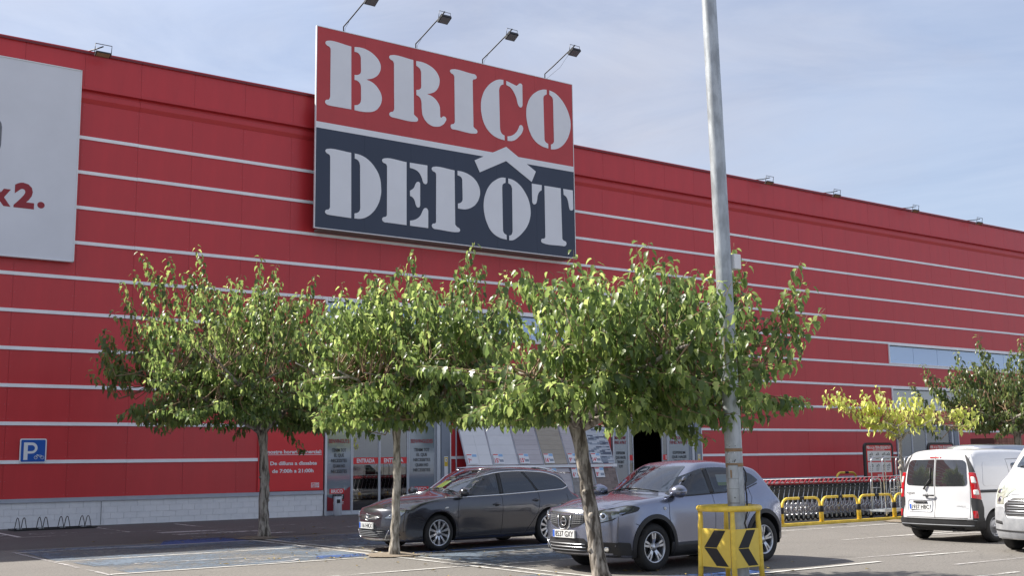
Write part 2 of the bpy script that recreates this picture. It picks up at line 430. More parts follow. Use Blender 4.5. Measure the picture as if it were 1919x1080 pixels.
def text(name, s, x0, x1, z, h, y, m, parent, bold=.0, depth=.002, plane='wall', rot=None, loc=None, align='fit', spacing=1.0):
    """lettering as a thin mesh; fitted between x0 and x1, capital height h, baseline z, on the plane y facing -Y"""
    cu = bpy.data.curves.new(name, 'FONT'); cu.body = s; cu.offset = bold; cu.size = 1; cu.extrude = 0; cu.resolution_u = 3; cu.space_character = spacing
    o = bpy.data.objects.new(name, cu); col.objects.link(o)
    bpy.context.view_layer.update()
    me = bpy.data.meshes.new_from_object(o.evaluated_get(bpy.context.evaluated_depsgraph_get()))
    bpy.data.objects.remove(o); bpy.data.curves.remove(cu)
    n = len(me.vertices); a = np.zeros(n * 3); me.vertices.foreach_get('co', a); a = a.reshape(-1, 3)
    mx, mn = a[:, 0].max(), a[:, 0].min()
    caph = .70
    a[:, 0] = (a[:, 0] - mn) / (mx - mn) * (x1 - x0); a[:, 1] = a[:, 1] / caph * h
    me.vertices.foreach_set('co', a.ravel()); me.update()
    me.name = name; me.materials.clear(); me.materials.append(MATS[m])
    r = link(name, me, parent, loc if loc is not None else (x0, y, z))
    r.rotation_euler = rot if rot is not None else (R_(90), 0, 0)
    return r

def arc(cx, cz, r, a0, a1, n=6):
    return [(cx + r * math.cos(R_(a0 + (a1 - a0) * k / n)), cz + r * math.sin(R_(a0 + (a1 - a0) * k / n))) for k in range(n + 1)]
def rrect(x0, z0, x1, z1, r, n=4):
    return arc(x0 + r, z0 + r, r, 180, 270, n) + arc(x1 - r, z0 + r, r, 270, 360, n) + arc(x1 - r, z1 - r, r, 0, 90, n) + arc(x0 + r, z1 - r, r, 90, 180, n)
WY = 35.508
# ---------------------------------------------------------------- ground and markings
g = MB(); g.add([(-300, -300, 0), (400, -300, 0), (400, 400, 0), (-300, 400, 0)], [(0, 1, 2, 3)], 'asphalt')
tag(g.build('ground'), kind='structure')
ln = MB(); ln.add([(-60, 26.6, .004), (100, 26.6, .004), (100, WY, .004), (-60, WY, .004)], [(0, 1, 2, 3)], 'asphalt_dark')
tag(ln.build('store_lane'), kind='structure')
mk = MB(); Z1, Z2 = .008, .012
def stripe(x0, y0, x1, y1, w=.10, m='line_white', z=Z2, b=mk):
    d = Vector((x1 - x0, y1 - y0)); n_ = Vector((-d.y, d.x)).normalized() * w / 2
    b.add([(x0 - n_.x, y0 - n_.y, z), (x1 - n_.x, y1 - n_.y, z), (x1 + n_.x, y1 + n_.y, z), (x0 + n_.x, y0 + n_.y, z)], [(0, 1, 2, 3)], m)
# double line where the noses of the cars meet, and the bays
for x in (11.18, 11.52): stripe(x, 4, x, 25.6, .10)
for y in (25.45, 22.62, 19.35, 16.55, 11.2, 8.6, 6.0): stripe(6.0, y, 11.12, y, .10)
for y in (24.2, 21.9, 19.42, 16.42, 12.35, 9.9): stripe(11.58, y, 16.6, y, .10)
stripe(6.0, 19.2, 6.0, 25.6, .08, 'line_worn')
stripe(7.0, 21.12, 9.6, 20.85, .12, 'line_worn'); stripe(8.6, 23.55, 10.4, 23.35, .12, 'line_worn')
# worn yellow diagonal lines
for (a, b_, c, d) in ((8.9, 25.4, 10.6, 21.2), (9.6, 24.8, 11.0, 20.9), (8.4, 18.4, 10.9, 17.4), (11.6, 15.5, 13.6, 14.9)):
    stripe(a, b_, c, d, .07, 'line_yellow', .016)
# bays along the wall
stripe(-6, 30.9, 9.8, 30.9, .09, 'line_worn'); stripe(9.8, 31.05, 20.5, 31.1, .09, 'line_worn')
for x in (5.0, 7.4, 10.15, 12.5): stripe(x, 31.05, x + .03, 34.25, .12)
stripe(6.2, 30.6, 7.4, 32.2, .10, 'line_worn', .016)
for y in (30.1, 28.95, 27.8): stripe(10.6, y, 13.3, y, .5, 'line_worn')
# crossing near the entrance and bay lines further right
for x in (14.6, 15.6, 16.6): stripe(x, 25.0, x, 29.0, .45, 'line_worn')
stripe(21.3, 18.92, 26.2, 18.85, .11); stripe(21.3, 16.1, 24.9, 15.1, .11, 'line_worn', .016)
stripe(20.3, 16.0, 25.6, 15.95, .11); stripe(17.8, 12.6, 19.6, 12.5, .10); stripe(16.2, 13.05, 19.2, 12.95, .09, 'line_worn')
stripe(19.4, 19.0, 20.4, 17.6, .09, 'line_worn')
stripe(17.0, 11.2, 21.5, 11.1, .1, 'line_worn')
tag(mk.build('road_markings'), kind='structure')
def ring_mark(cx_, cy_, rx, ry, b, w=.08, m='line_worn'):
    N = 28
    for k in range(N):
        a0, a1 = 2 * math.pi * k / N, 2 * math.pi * (k + 1) / N
        b.add([(cx_ + rx * math.cos(a0), cy_ + ry * math.sin(a0), .0165), (cx_ + rx * math.cos(a1), cy_ + ry * math.sin(a1), .0165),
               (cx_ + (rx - w) * math.cos(a1), cy_ + (ry - w) * math.sin(a1), .0165), (cx_ + (rx - w) * math.cos(a0), cy_ + (ry - w) * math.sin(a0), .0165)], [(0, 1, 2, 3)], m)
sy = MB()
# faded wheelchair symbols in the blue bays and bicycle marks by the wall
for (x, y) in ((9.1, 20.0), (13.6, 23.0), (13.6, 18.2)):
    ring_mark(x, y, .55, .5, sy); stripe(x - .2, y + .1, x + .75, y + .45, .08, 'line_worn', .0176, sy); stripe(x + .75, y + .45, x + 1.0, y + .1, .08, 'line_worn', .0186, sy)
for x in (8.6, 11.3):
    ring_mark(x - .4, 32.1, .32, .32, sy, .05); ring_mark(x + .5, 32.1, .32, .32, sy, .05)
    stripe(x - .4, 32.1, x + .1, 32.45, .05, 'line_worn', .0176, sy); stripe(x + .1, 32.45, x + .5, 32.1, .05, 'line_worn', .0186, sy)
tag(sy.build('faded_road_symbols'), kind='structure')
bl = MB()
def blob(pts, m, z=Z1):
    bl.add([(x, y, z) for x, y in pts], [tuple(range(len(pts)))], m)
blob([(6.1, 22.7), (11.12, 22.7), (11.12, 26.3), (8.8, 26.1), (6.2, 26.3)], 'bay_blue')
blob([(6.4, 19.5), (11.1, 19.5), (11.1, 22.55), (6.2, 22.55)], 'bay_blue')
blob([(11.6, 22.0), (16.6, 22.0), (16.6, 25.9), (11.6, 25.9)], 'bay_blue')
blob([(9.0, 25.5), (11.12, 25.5), (11.12, 27.1), (9.6, 26.9)], 'bay_blue_deep', .0098)
blob([(9.9, 19.75), (11.12, 19.6), (11.12, 20.2), (10.2, 20.3)], 'bay_blue_deep', .0098)
blob([(11.6, 16.55), (14.5, 16.55), (14.5, 19.0), (11.6, 19.35)], 'bay_blue')
blob([(11.6, 19.5), (16.5, 19.5), (16.5, 19.75), (11.6, 19.9)], 'bay_blue_deep', .0098)
blob([(11.6, 12.45), (14.0, 12.45), (14.0, 12.9), (11.6, 13.1)], 'bay_blue_deep', .0098)
blob([(6.2, 11.3), (11.1, 11.3), (11.1, 14.6), (6.2, 14.6)], 'bay_blue')
tag(bl.build('blue_bay_paint'), kind='structure')
so = MB()
for (x, y) in ((11.6, 26.1), (11.35, 19.4), (11.05, 13.0), (27.0, 19.2), (33.6, 20.0)):
    n = 18; ptsr = [(x + (.52 + random.uniform(-.1, .1)) * math.cos(2 * math.pi * k / n), y + (.55 + random.uniform(-.1, .1)) * math.sin(2 * math.pi * k / n)) for k in range(n)]
    V = [(a, b, .020) for a, b in ptsr] + [(x + (a - x) * .6, y + (b - y) * .6, .04 + random.uniform(0, .02)) for a, b in ptsr] + [(x, y, .06)]
    F = [(i, (i + 1) % n, n + (i + 1) % n, n + i) for i in range(n)] + [(n + i, n + (i + 1) % n, 2 * n) for i in range(n)]
    so.add(V, F, 'soil', True)
tag(so.build('tree_pit_soil'), kind='structure')
lv = MB()
for k in range(170):
    t = random.choice(((11.6, 26.0, 3), (11.35, 19.4, 2.6), (11.4, 13.2, 2.4), (13, 12.2, 2.5), (14, 25, 6), (10.2, 20, 2)))
    x, y = t[0] + random.gauss(0, t[2] * .5), t[1] + random.gauss(0, t[2] * .4); s_ = random.uniform(.035, .065); a = random.uniform(0, 6.3)
    c, s = math.cos(a) * s_, math.sin(a) * s_
    lv.add([(x - c, y - s, .022), (x + s * .5, y - c * .5, .03), (x + c, y + s, .017), (x - s * .5, y + c * .5, .032)], [(0, 1, 2, 3)], 'fallen')
tag(lv.build('fallen_leaves'), kind='stuff')

# ---------------------------------------------------------------- the store
store = thing('store_building', 'long red clad warehouse shop with white horizontal rails and a white block base', 'building', (0, WY, 0))
JX0, PW = 7.93 - 1.752 * 22, 1.752
RAILS = [.84, 1.884, 2.987, 4.088, 5.177, 6.279, 7.370, 8.46, 9.548, 10.659, 11.751]
ROWS = [(RAILS[k], RAILS[k + 1]) for k in range(len(RAILS) - 1)] + [(11.751, 12.86), (13.34, 14.42)]
OPEN = [(18.04, 0, 23.12, 3.50), (30.85, 0, 35.92, 3.46), (49.55, 0, 54.85, 3.33),
        (18.05, 6.33, 29.6, 7.32), (49.36, 6.33, 64.0, 7.32), (49.42, 4.14, 56.4, 5.12)]
def subtract(rect, opens):
    ps = [rect]
    for (a, b, c, d) in opens:
        out = []
        for (x0, z0, x1, z1) in ps:
            if a >= x1 or c <= x0 or b >= z1 or d <= z0: out.append((x0, z0, x1, z1)); continue
            if a > x0: out.append((x0, z0, a, z1))
            if c < x1: out.append((c, z0, x1, z1))
            m0, m1 = max(x0, a), min(x1, c)
            if d < z1: out.append((m0, d, m1, z1))
            if b > z0: out.append((m0, z0, m1, b))
        ps = out
    return [p for p in ps if p[2] - p[0] > .04 and p[3] - p[1] > .04]
bk = MB()
for p in subtract((-30, 0, 95, 14.42), OPEN): bk.box((p[0], .022, p[1]), (p[2], .30, p[3]), 'joint_dark')
bk.build('wall', store)
rf = MB(); rf.box((-30, .30, 13.6), (95, 46, 13.9), 'grey_trim'); rf.box((-30.3, .0, 0), (-30, 46, 14.42), 'cladding_red'); rf.box((95, .0, 0), (95.3, 46, 14.42), 'cladding_red')
rf.box((-30.3, 46, 0), (95.3, 46.3, 14.42), 'cladding_red')
rf.build('roof', store)
panels = []
for r_i, (za, zb) in enumerate(ROWS):
    gap0 = .0 if r_i in (0, 11) else .05; gap1 = .0 if r_i in (11,) else (.0 if r_i == 10 else .05)
    if r_i == 12 - 0: gap0 = gap1 = 0
    if r_i == 11: gap0, gap1 = .0, .0
    if r_i == 10: gap0, gap1 = .05, .0
    k = 0
    x = JX0
    while x < 92:
        for p in subtract((x + .003, za + gap0, x + PW - .003, zb - gap1), OPEN):
            panels.append((p, r_i))
        x += PW
panels = [q for q in panels if q[0][0] > -24]
inview = [q for q in panels if 5.5 < q[0][2] and q[0][0] < 62]
rest = [q for q in panels if not (5.5 < q[0][2] and q[0][0] < 62)]
inview.sort(key=lambda q: -(q[0][2] - q[0][0]) * (q[0][3] - q[0][1]) / ((q[0][0] ** 2 + WY ** 2) ** 1.5))
rest += inview[296:]; inview = inview[:296]
pcache = {}
for (p, r_i) in inview:
    key = (round(p[2] - p[0], 3), round(p[3] - p[1], 3), r_i == 11)
    if key not in pcache:
        b = MB(); y0 = -.10 if key[2] else -.0
        b.box((0, y0, 0), (key[0], .021, key[1]), 'cladding_red')
        o = b.build('cladding_panel', store); pcache[key] = o.data
    else: o = link('cladding_panel', pcache[key], store)
    o.location = (p[0], 0, p[1]); o.rotation_euler = (random.gauss(0, .0010), 0, random.gauss(0, .0012))
b = MB()
for (p, r_i) in rest: b.box((p[0], -.10 if r_i == 11 else 0, p[1]), (p[2], .021, p[3]), 'cladding_red')
tag(b.build('cladding_panel', store), kind='stuff')
# rivets beside the joints
b = MB()
for (p, r_i) in inview:
    if p[2] - p[0] < 1.2 or p[0] > 40: continue
    for fx in (p[0] + .05, p[2] - .05):
        for fz in (p[1] + .09, (p[1] + p[3]) / 2, p[3] - .09):
            y0 = -.1015 if r_i == 11 else -.0015
            q = .008
            b.add([(fx - q, y0, fz - q), (fx + q, y0, fz - q), (fx + q, y0, fz + q), (fx - q, y0, fz + q), (fx, y0 - .006, fz)], [(0, 1, 4), (1, 2, 4), (2, 3, 4), (3, 0, 4)], 'rivet')
tag(b.build('rivet', store), kind='stuff')
POST = (15.69, .86, 18.035, 2.74)
for z in RAILS[1:]:
    for p in subtract((-24, z - .045, 92, z + .045), [(a, b_ + (.05 if False else 0), c, d) for a, b_, c, d in OPEN[:3]] + [(15.69, 1.0, 18.04, 2.0)]):
        x = p[0]
        while x < p[2] - .01:
            x1 = min(p[2], x + 7.008 - ((x - JX0) % 7.008) if (x - JX0) % 7.008 < 6.9 else x + 7.008)
            dz = random.uniform(-.004, .004); b = MB(); b.box((x + .003, -.035 + random.uniform(-.002, .002), p[1] - .006 + dz), (x1 - .003, .02, p[3] + .006 + dz), 'white_trim'); b.build('rail', store); x = x1
prof = [(.0, 13.34), (-.16, 13.34), (-.16, 13.26), (.0, 13.235), (.0, 13.165), (-.075, 13.14), (-.075, 12.99), (-.01, 12.86), (.03, 12.86), (.03, 13.34)]
x = JX0
while x < 92:
    b = MB(); b.prism(prof, x + .004, x + PW * 4 - .004, 'fold_red', 'x'); b.build('cornice', store); x += PW * 4
x = JX0
while x < 92:
    b = MB(); b.box((x + .003, -.15, 14.42), (x + PW * 2 - .003, .38, 14.50), 'fold_red'); b.box((x + .003, -.165, 14.395), (x + PW * 2 - .003, -.15, 14.46), 'fold_dark'); b.build('coping', store); x += PW * 2
# base of painted blocks under a grey drip rail
for p in subtract((-24, 0, 92, .72), [o for o in OPEN[:3]]):
    b = MB(); b.box((p[0], -.012, 0), (p[2], .02, .72), 'mortar'); pl = b.build('plinth', store)
    st = MB()
    for r_i in range(4):
        x = p[0] - (.2 if r_i % 2 else 0)
        while x < p[2]:
            a0, a1 = max(x, p[0]), min(x + .4, p[2])
            if a1 - a0 > .05:
                dy = -.028 + random.uniform(-.0015, .0015)
                if 3 < a0 < 18.1:
                    q = MB(); q.box((a0 + .004, dy, r_i * .18 + .004), (a1 - .004, -.0165, r_i * .18 + .176), 'plinth_white'); q.build('block', pl)
                else: st.box((a0 + .004, dy, r_i * .18 + .004), (a1 - .004, -.0165, r_i * .18 + .176), 'plinth_white')
            x += .4
    if st.v: tag(st.build('block', pl), kind='stuff')
    b = MB(); b.box((p[0], -.06, .722), (p[2], .0, .838), 'grey_trim'); b.box((p[0], -.075, .722), (p[2], -.06, .745), 'grey_trim'); b.build('rail', store)
    if p[2] < 18.5:
        b = MB(); b.tube([(p[2] - 7.32, -.04, .02), (p[2] - 7.32, -.045, .7)], .006, 'interior_dark', 5); b.build('expansion_joint', store)

def strip_window(x0, z0, x1, z1, glass, mull):
    b = MB()
    b.box((x0, -.055, z1 - .05), (x1, .06, z1), 'white_trim'); b.box((x0, -.055, z0), (x1, .06, z0 + .05), 'white_trim')
    b.box((x0, -.054, z0 + .05), (x0 + .07, .06, z1 - .05), 'white_trim'); b.box((x1 - .07, -.054, z0 + .05), (x1, .06, z1 - .05), 'white_trim')
    b.box((x0 + .07, .02, z1 - .09), (x1 - .07, .06, z1 - .05), 'dark_metal')
    w = b.build('window', store)
    n = max(1, round((x1 - x0) / mull)); s_ = (x1 - x0 - .14) / n
    for k in range(n):
        q = MB(); a = x0 + .07 + k * s_
        q.box((a + .008, .045, z0 + .05), (a + s_ - .008, .055, z1 - .09), glass); o = q.build('pane', w)
        o.rotation_euler = (0, 0, 0)
    q = MB(); q.box((x0 + .07, .07, z0 + .05), (x1 - .07, .25, z1 - .05), 'interior_dark'); q.build('reveal', w)
strip_window(18.05, 6.33, 29.6, 7.32, 'ribbon_sky_glass', 2.2)
strip_window(49.36, 6.33, 64.0, 7.32, 'ribbon_sky_glass', 2.2)
strip_window(49.42, 4.14, 56.4, 5.12, 'blind_glass', 1.75)

# entrances -----------------------------------------------------------
def post_(b, x0, x1, z0=0.0, z1=3.4, y0=-.06, y1=.10, m='frame_silver'): b.box((x0, y0, z0), (x1, y1, z1), m)
def leaf_door(parent, x0, x1, z0, z1, glass, name='door', y=.03, fw=.035):
    b = MB()
    b.box((x0, y - .02, z0), (x0 + fw, y + .03, z1), 'frame_silver'); b.box((x1 - fw, y - .02, z0), (x1, y + .03, z1), 'frame_silver')
    b.box((x0 + fw, y - .019, z1 - fw), (x1 - fw, y + .029, z1), 'frame_silver'); b.box((x0 + fw, y - .019, z0), (x1 - fw, y + .029, z0 + .09), 'frame_silver')
    d = b.build(name, parent)
    q = MB(); q.box((x0 + fw, y + .001, z0 + .09), (x1 - fw, y + .009, z1 - fw), glass); q.build('pane', d)
    return d
def lines_on(parent, x0, x1, rows, y, m, bold=.012):
    for (s, z, h, wf) in rows:
        c = (x0 + x1) / 2; w = (x1 - x0) * wf
        text('lettering', s, c - w / 2, c + w / 2, z, h, y, m, parent, bold)
def room(parent, x0, x1, z1):
    b = MB()
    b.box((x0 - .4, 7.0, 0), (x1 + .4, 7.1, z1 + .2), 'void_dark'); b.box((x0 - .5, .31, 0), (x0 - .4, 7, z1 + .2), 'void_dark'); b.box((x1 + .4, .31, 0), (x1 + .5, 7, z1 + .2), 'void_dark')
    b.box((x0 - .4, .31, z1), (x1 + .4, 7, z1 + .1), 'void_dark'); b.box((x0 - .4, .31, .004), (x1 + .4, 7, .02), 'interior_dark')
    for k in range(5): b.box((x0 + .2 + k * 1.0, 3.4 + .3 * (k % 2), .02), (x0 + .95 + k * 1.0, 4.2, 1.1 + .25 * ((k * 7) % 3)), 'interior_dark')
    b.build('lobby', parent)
def entrance(label, x0, x1, z1, kind):
    root = thing('shop_entrance', label, 'doorway', (0, WY, 0), 0, 'glazed entrances of the shop')
    b = MB()
    post_(b, x0, x0 + .07, 0, z1); b.box((x0 + .07, -.055, z1 - .18), (x1 - .40, .10, z1 - .02), 'jamb_grey'); b.box((x0, -.085, z1 - .02), (x1, .10, z1 + .06), 'white_trim')
    b.box((x0 + .07, -.05, 0), (x1 - .56, .10, .05), 'frame_silver')
    b.build('frame', root)
    b = MB(); b.box((x1 - .40, -.10, 0), (x1, .10, z1 - .02), 'jamb_grey'); b.box((x1 - .56, -.07, 0), (x1 - .42, .10, z1 - .18), 'frame_silver'); b.box((x1 - .03, -.12, 0), (x1, -.10, z1 - .02), 'white_trim'); b.build('jamb', root)
    b = MB(); b.box((x1 - .28, -.104, 1.22), (x1 - .13, -.1005, 1.93), 'print_white'); b.box((x1 - .275, -.1062, 1.58), (x1 - .135, -.1042, 1.90), 'sticker_yellow'); b.box((x1 - .25, -.108, 1.74), (x1 - .16, -.1064, 1.86), 'print_white'); b.box((x1 - .225, -.1096, 1.78), (x1 - .185, -.1082, 1.82), 'print_black'); b.build('notice', root)
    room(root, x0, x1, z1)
    return root
e1 = entrance('left glazed shop entrance with two closed sliding doors and grey welcome panels', 18.08, 23.10, 3.45, 0)
PZ1 = 3.25
pa = leaf_door(e1, 18.16, 19.14, .05, PZ1, 'frosted_glass', 'side_panel')
d1 = leaf_door(e1, 19.15, 20.21, .05, PZ1, 'door_glass')
d2 = leaf_door(e1, 20.22, 21.36, .05, PZ1, 'door_glass')
pb = leaf_door(e1, 21.38, 22.52, .05, PZ1, 'frosted_glass', 'side_panel')
for d, a, c in ((d1, 19.19, 20.17), (d2, 20.26, 21.32)):
    b = MB(); b.box((a, .024, 1.70), (c, .0295, 1.92), 'poster_red'); b.build('red_band', d)
    text('lettering', 'ENTRADA', a + .14, c - .14, 1.745, .135, .020, 'print_white', d, .03)
for d, a, c, s in ((pa, 18.2, 19.1, 'BENVINGUTS'), (pb, 21.42, 22.48, 'BENVINGUDES')):
    lines_on(d, a, c, [(s, 2.42, .13, .86)], .022, 'print_red', .02)
    lines_on(d, a, c, [('TENIM TOT', 2.12, .11, .6), ('EL QUE', 1.95, .11, .42), ('NECESSITES', 1.77, .11, .66), ('QUAN HO', 1.59, .11, .5), ('NECESSITES', 1.41, .11, .66)], .022, 'print_black', .015)
    b = MB(); b.prism([(a + .02, .16), (c - .02, .16), (c - .02, .95), (c - .3, .78), (a + .4, .5), (a + .02, .62)], .0215, .0240, 'print_red', 'y'); b.build('print', d)
    b = MB(); b.box((a + .10, .0165, .72), (c - .25, .0205, .88), 'poster_red'); b.box((a + .22, .0165, .53), (c - .25, .0205, .70), 'print_black'); b.build('logo', d)
    lines_on(d, a + .0, c - .15, [('BRICO', .745, .11, .58)], .0145, 'print_white', .02); lines_on(d, a + .12, c - .15, [('DEPOT', .56, .11, .56), ('EL TEU PUNT', .36, .09, .62)], .0145, 'print_white', .02)
text('lettering', 'ENTRADA', 19.62, 21.75, 3.74, .32, -.006, 'print_white', e1, .03)
e2 = entrance('right glazed shop exit with open dark doorway beside the tile display', 30.90, 35.90, 3.42, 1)
pa = leaf_door(e2, 30.98, 31.80, .05, PZ1, 'frosted_glass', 'side_panel')
d1 = leaf_door(e2, 31.81, 32.06, .05, PZ1, 'door_glass'); d2 = leaf_door(e2, 33.66, 33.98, .05, PZ1, 'door_glass')
pb = leaf_door(e2, 34.0, 35.32, .05, PZ1, 'frosted_glass', 'side_panel')
for d, a, c in ((d1, 31.845, 32.025), (d2, 33.695, 33.945)):
    b = MB(); b.box((a, .024, 1.70), (c, .0295, 1.92), 'poster_red'); b.build('red_band', d)
text('lettering', 'E', 33.86, 33.935, 1.745, .135, .020, 'print_white', d2, .03)
for d, a, c in ((pa, 31.0, 31.75), (pb, 34.05, 35.25)):
    lines_on(d, a, c, [('MARXEM?', 2.55, .13, .8), ('FINS AVIAT', 2.36, .13, .86)], .022, 'print_red', .02)
    lines_on(d, a, c, [('ESPEREM', 1.95, .11, .6), ('QUE HAGIS', 1.77, .11, .7), ('TROBAT', 1.59, .11, .5), ('TOT', 1.41, .11, .3)], .022, 'print_black', .015)
text('lettering', 'SORTIDA', 32.23, 34.5, 3.62, .32, -.006, 'print_white', e2, .03)
e3 = entrance('far glazed side door with grey jamb beneath the pale window beside the white van', 49.6, 54.80, 3.25, 2)
for a, c in ((49.72, 50.9), (50.92, 52.1), (52.12, 53.0), (53.02, 54.2)): leaf_door(e3, a, c, .05, 3.05, 'door_glass', 'door')
b = MB(); b.box((49.8, .6, 0), (51.6, 1.2, 2.4), 'cardboard'); b.build('stacked_goods', e3)

# opening hours poster --------------------------------------------------
po = thing('opening_hours_poster', 'bright red opening hours poster with white lettering beside the left entrance', 'poster', (15.69, WY - .03, .86))
b = MB(); b.box((0, -.02, 0), (2.33, .028, 1.88), 'poster_red'); b.box((-.012, -.022, -.01), (0, .028, 1.88), 'cladding_red'); b.build('sheet', po)
def ptxt(s, x0, x1, z, h, m='print_white', bold=.03): text('lettering', s, x0 - 15.69, x1 - 15.69, z - .86, h, -.024, m, po, bold)
ptxt('El nostre horari comercial:', 15.80, 17.95, 2.075, .115)
b = MB(); b.box((.10, -.024, 1.165), (2.26, -.0205, 1.18), 'print_white'); b.build('underline', po)
ptxt('De dilluns a dissabte', 16.10, 17.78, 1.70, .115); ptxt('de 7:00h a 21:00h', 16.17, 17.66, 1.45, .115)
b = MB(); b.box((1.89, -.024, .17), (2.18, -.0205, .245), 'print_white'); b.box((1.89, -.024, .085), (2.18, -.0205, .16), 'print_white'); b.build('logo', po)
ptxt('BRICO', 17.60, 17.85, 1.04, .055, 'poster_red'); 
for o in [x for x in bpy.data.objects if x.parent == po and x.location.x > 1.85 and x.location.z < .3]: o.location.y = -.026
text('lettering', 'DEPOT', 1.91, 2.16, .095, .055, -.026, 'poster_red', po, .03)

# parking sign ------------------------------------------------------------
ps = thing('parking_sign', 'blue square parking sign with a white P and small moped on the red wall', 'sign', (8.335, WY - .05, 1.855))
b = MB(); b.prism(rrect(0, 0, .74, .70, .05), -.012, .01, 'white', 'y'); b.build('sign_plate', ps)
b = MB(); b.prism(rrect(.035, .035, .705, .665, .03), -.0145, -.0122, 'sign_blue', 'y'); b.build('blue_face', ps)
b = MB()
b.prism([(.11, .09), (.22, .09), (.22, .27)] + arc(.33, .43, .16, -90, 90, 8) + [(.11, .59)], -.0165, -.0147, 'white', 'y')
b.prism([(.22, .34)] + arc(.33, .425, .085, -90, 90, 8) + [(.22, .51)], -.0185, -.0167, 'sign_blue', 'y'); b.build('letter', ps)
b = MB()
for cx_ in (.45, .63):
    b.tube([(cx_ + .045 * math.cos(k * .63), -.018, .155 + .045 * math.sin(k * .63)) for k in range(10)], .007, 'white', 4, closed=True)
b.tube([(.45, -.018, .155), (.50, -.018, .225), (.60, -.018, .215), (.63, -.018, .155)], .009, 'white', 4); b.tube([(.47, -.018, .24), (.50, -.018, .225), (.56, -.018, .165), (.61, -.018, .20)], .010, 'white', 4)
b.build('moped_symbol', ps)
b = MB(); b.box((.2, .01, .3), (.5, .05, .36), 'dark_metal'); b.build('bracket', ps)

# billboard at the left ------------------------------------------------------
bb = thing('billboard', 'large pale grey billboard with red figures high on the red wall', 'billboard', (1.2, WY - .24, 7.84))
b = MB(); b.box((0, -.0, 0), (8.33, .06, 5.93), 'board_white'); b.build('panel', bb)
b = MB()
for q in (((-.02, -.02, -.03), (8.35, .15, 0)), ((-.02, -.02, 5.93), (8.35, .15, 5.96)), ((-.03, -.02, -.03), (0, .15, 5.96)), ((8.33, -.02, -.03), (8.36, .15, 5.96))): b.box(*q, 'white')
b.build('frame', bb)
text('lettering', '2', 7.78 - 1.2, 8.35 - 1.2, 9.33 - 7.84, .68, -.004, 'print_red', bb, .05)
text('lettering', 'x', 7.13 - 1.2, 7.70 - 1.2, 9.33 - 7.84, .66, -.004, 'print_red', bb, .05)
q = MB(); q.prism([(7.345 + .105 * math.cos(k * .35), 1.595 + .10 * math.sin(k * .35)) for k in range(18)], -.004, -.001, 'print_red', 'y'); q.build('full_stop', bb)
q = MB(); q.prism(rrect(5.2, 2.95, 6.15, 4.1, .3), -.004, -.001, 'grey_plastic', 'y'); q.build('printed_shape', bb)

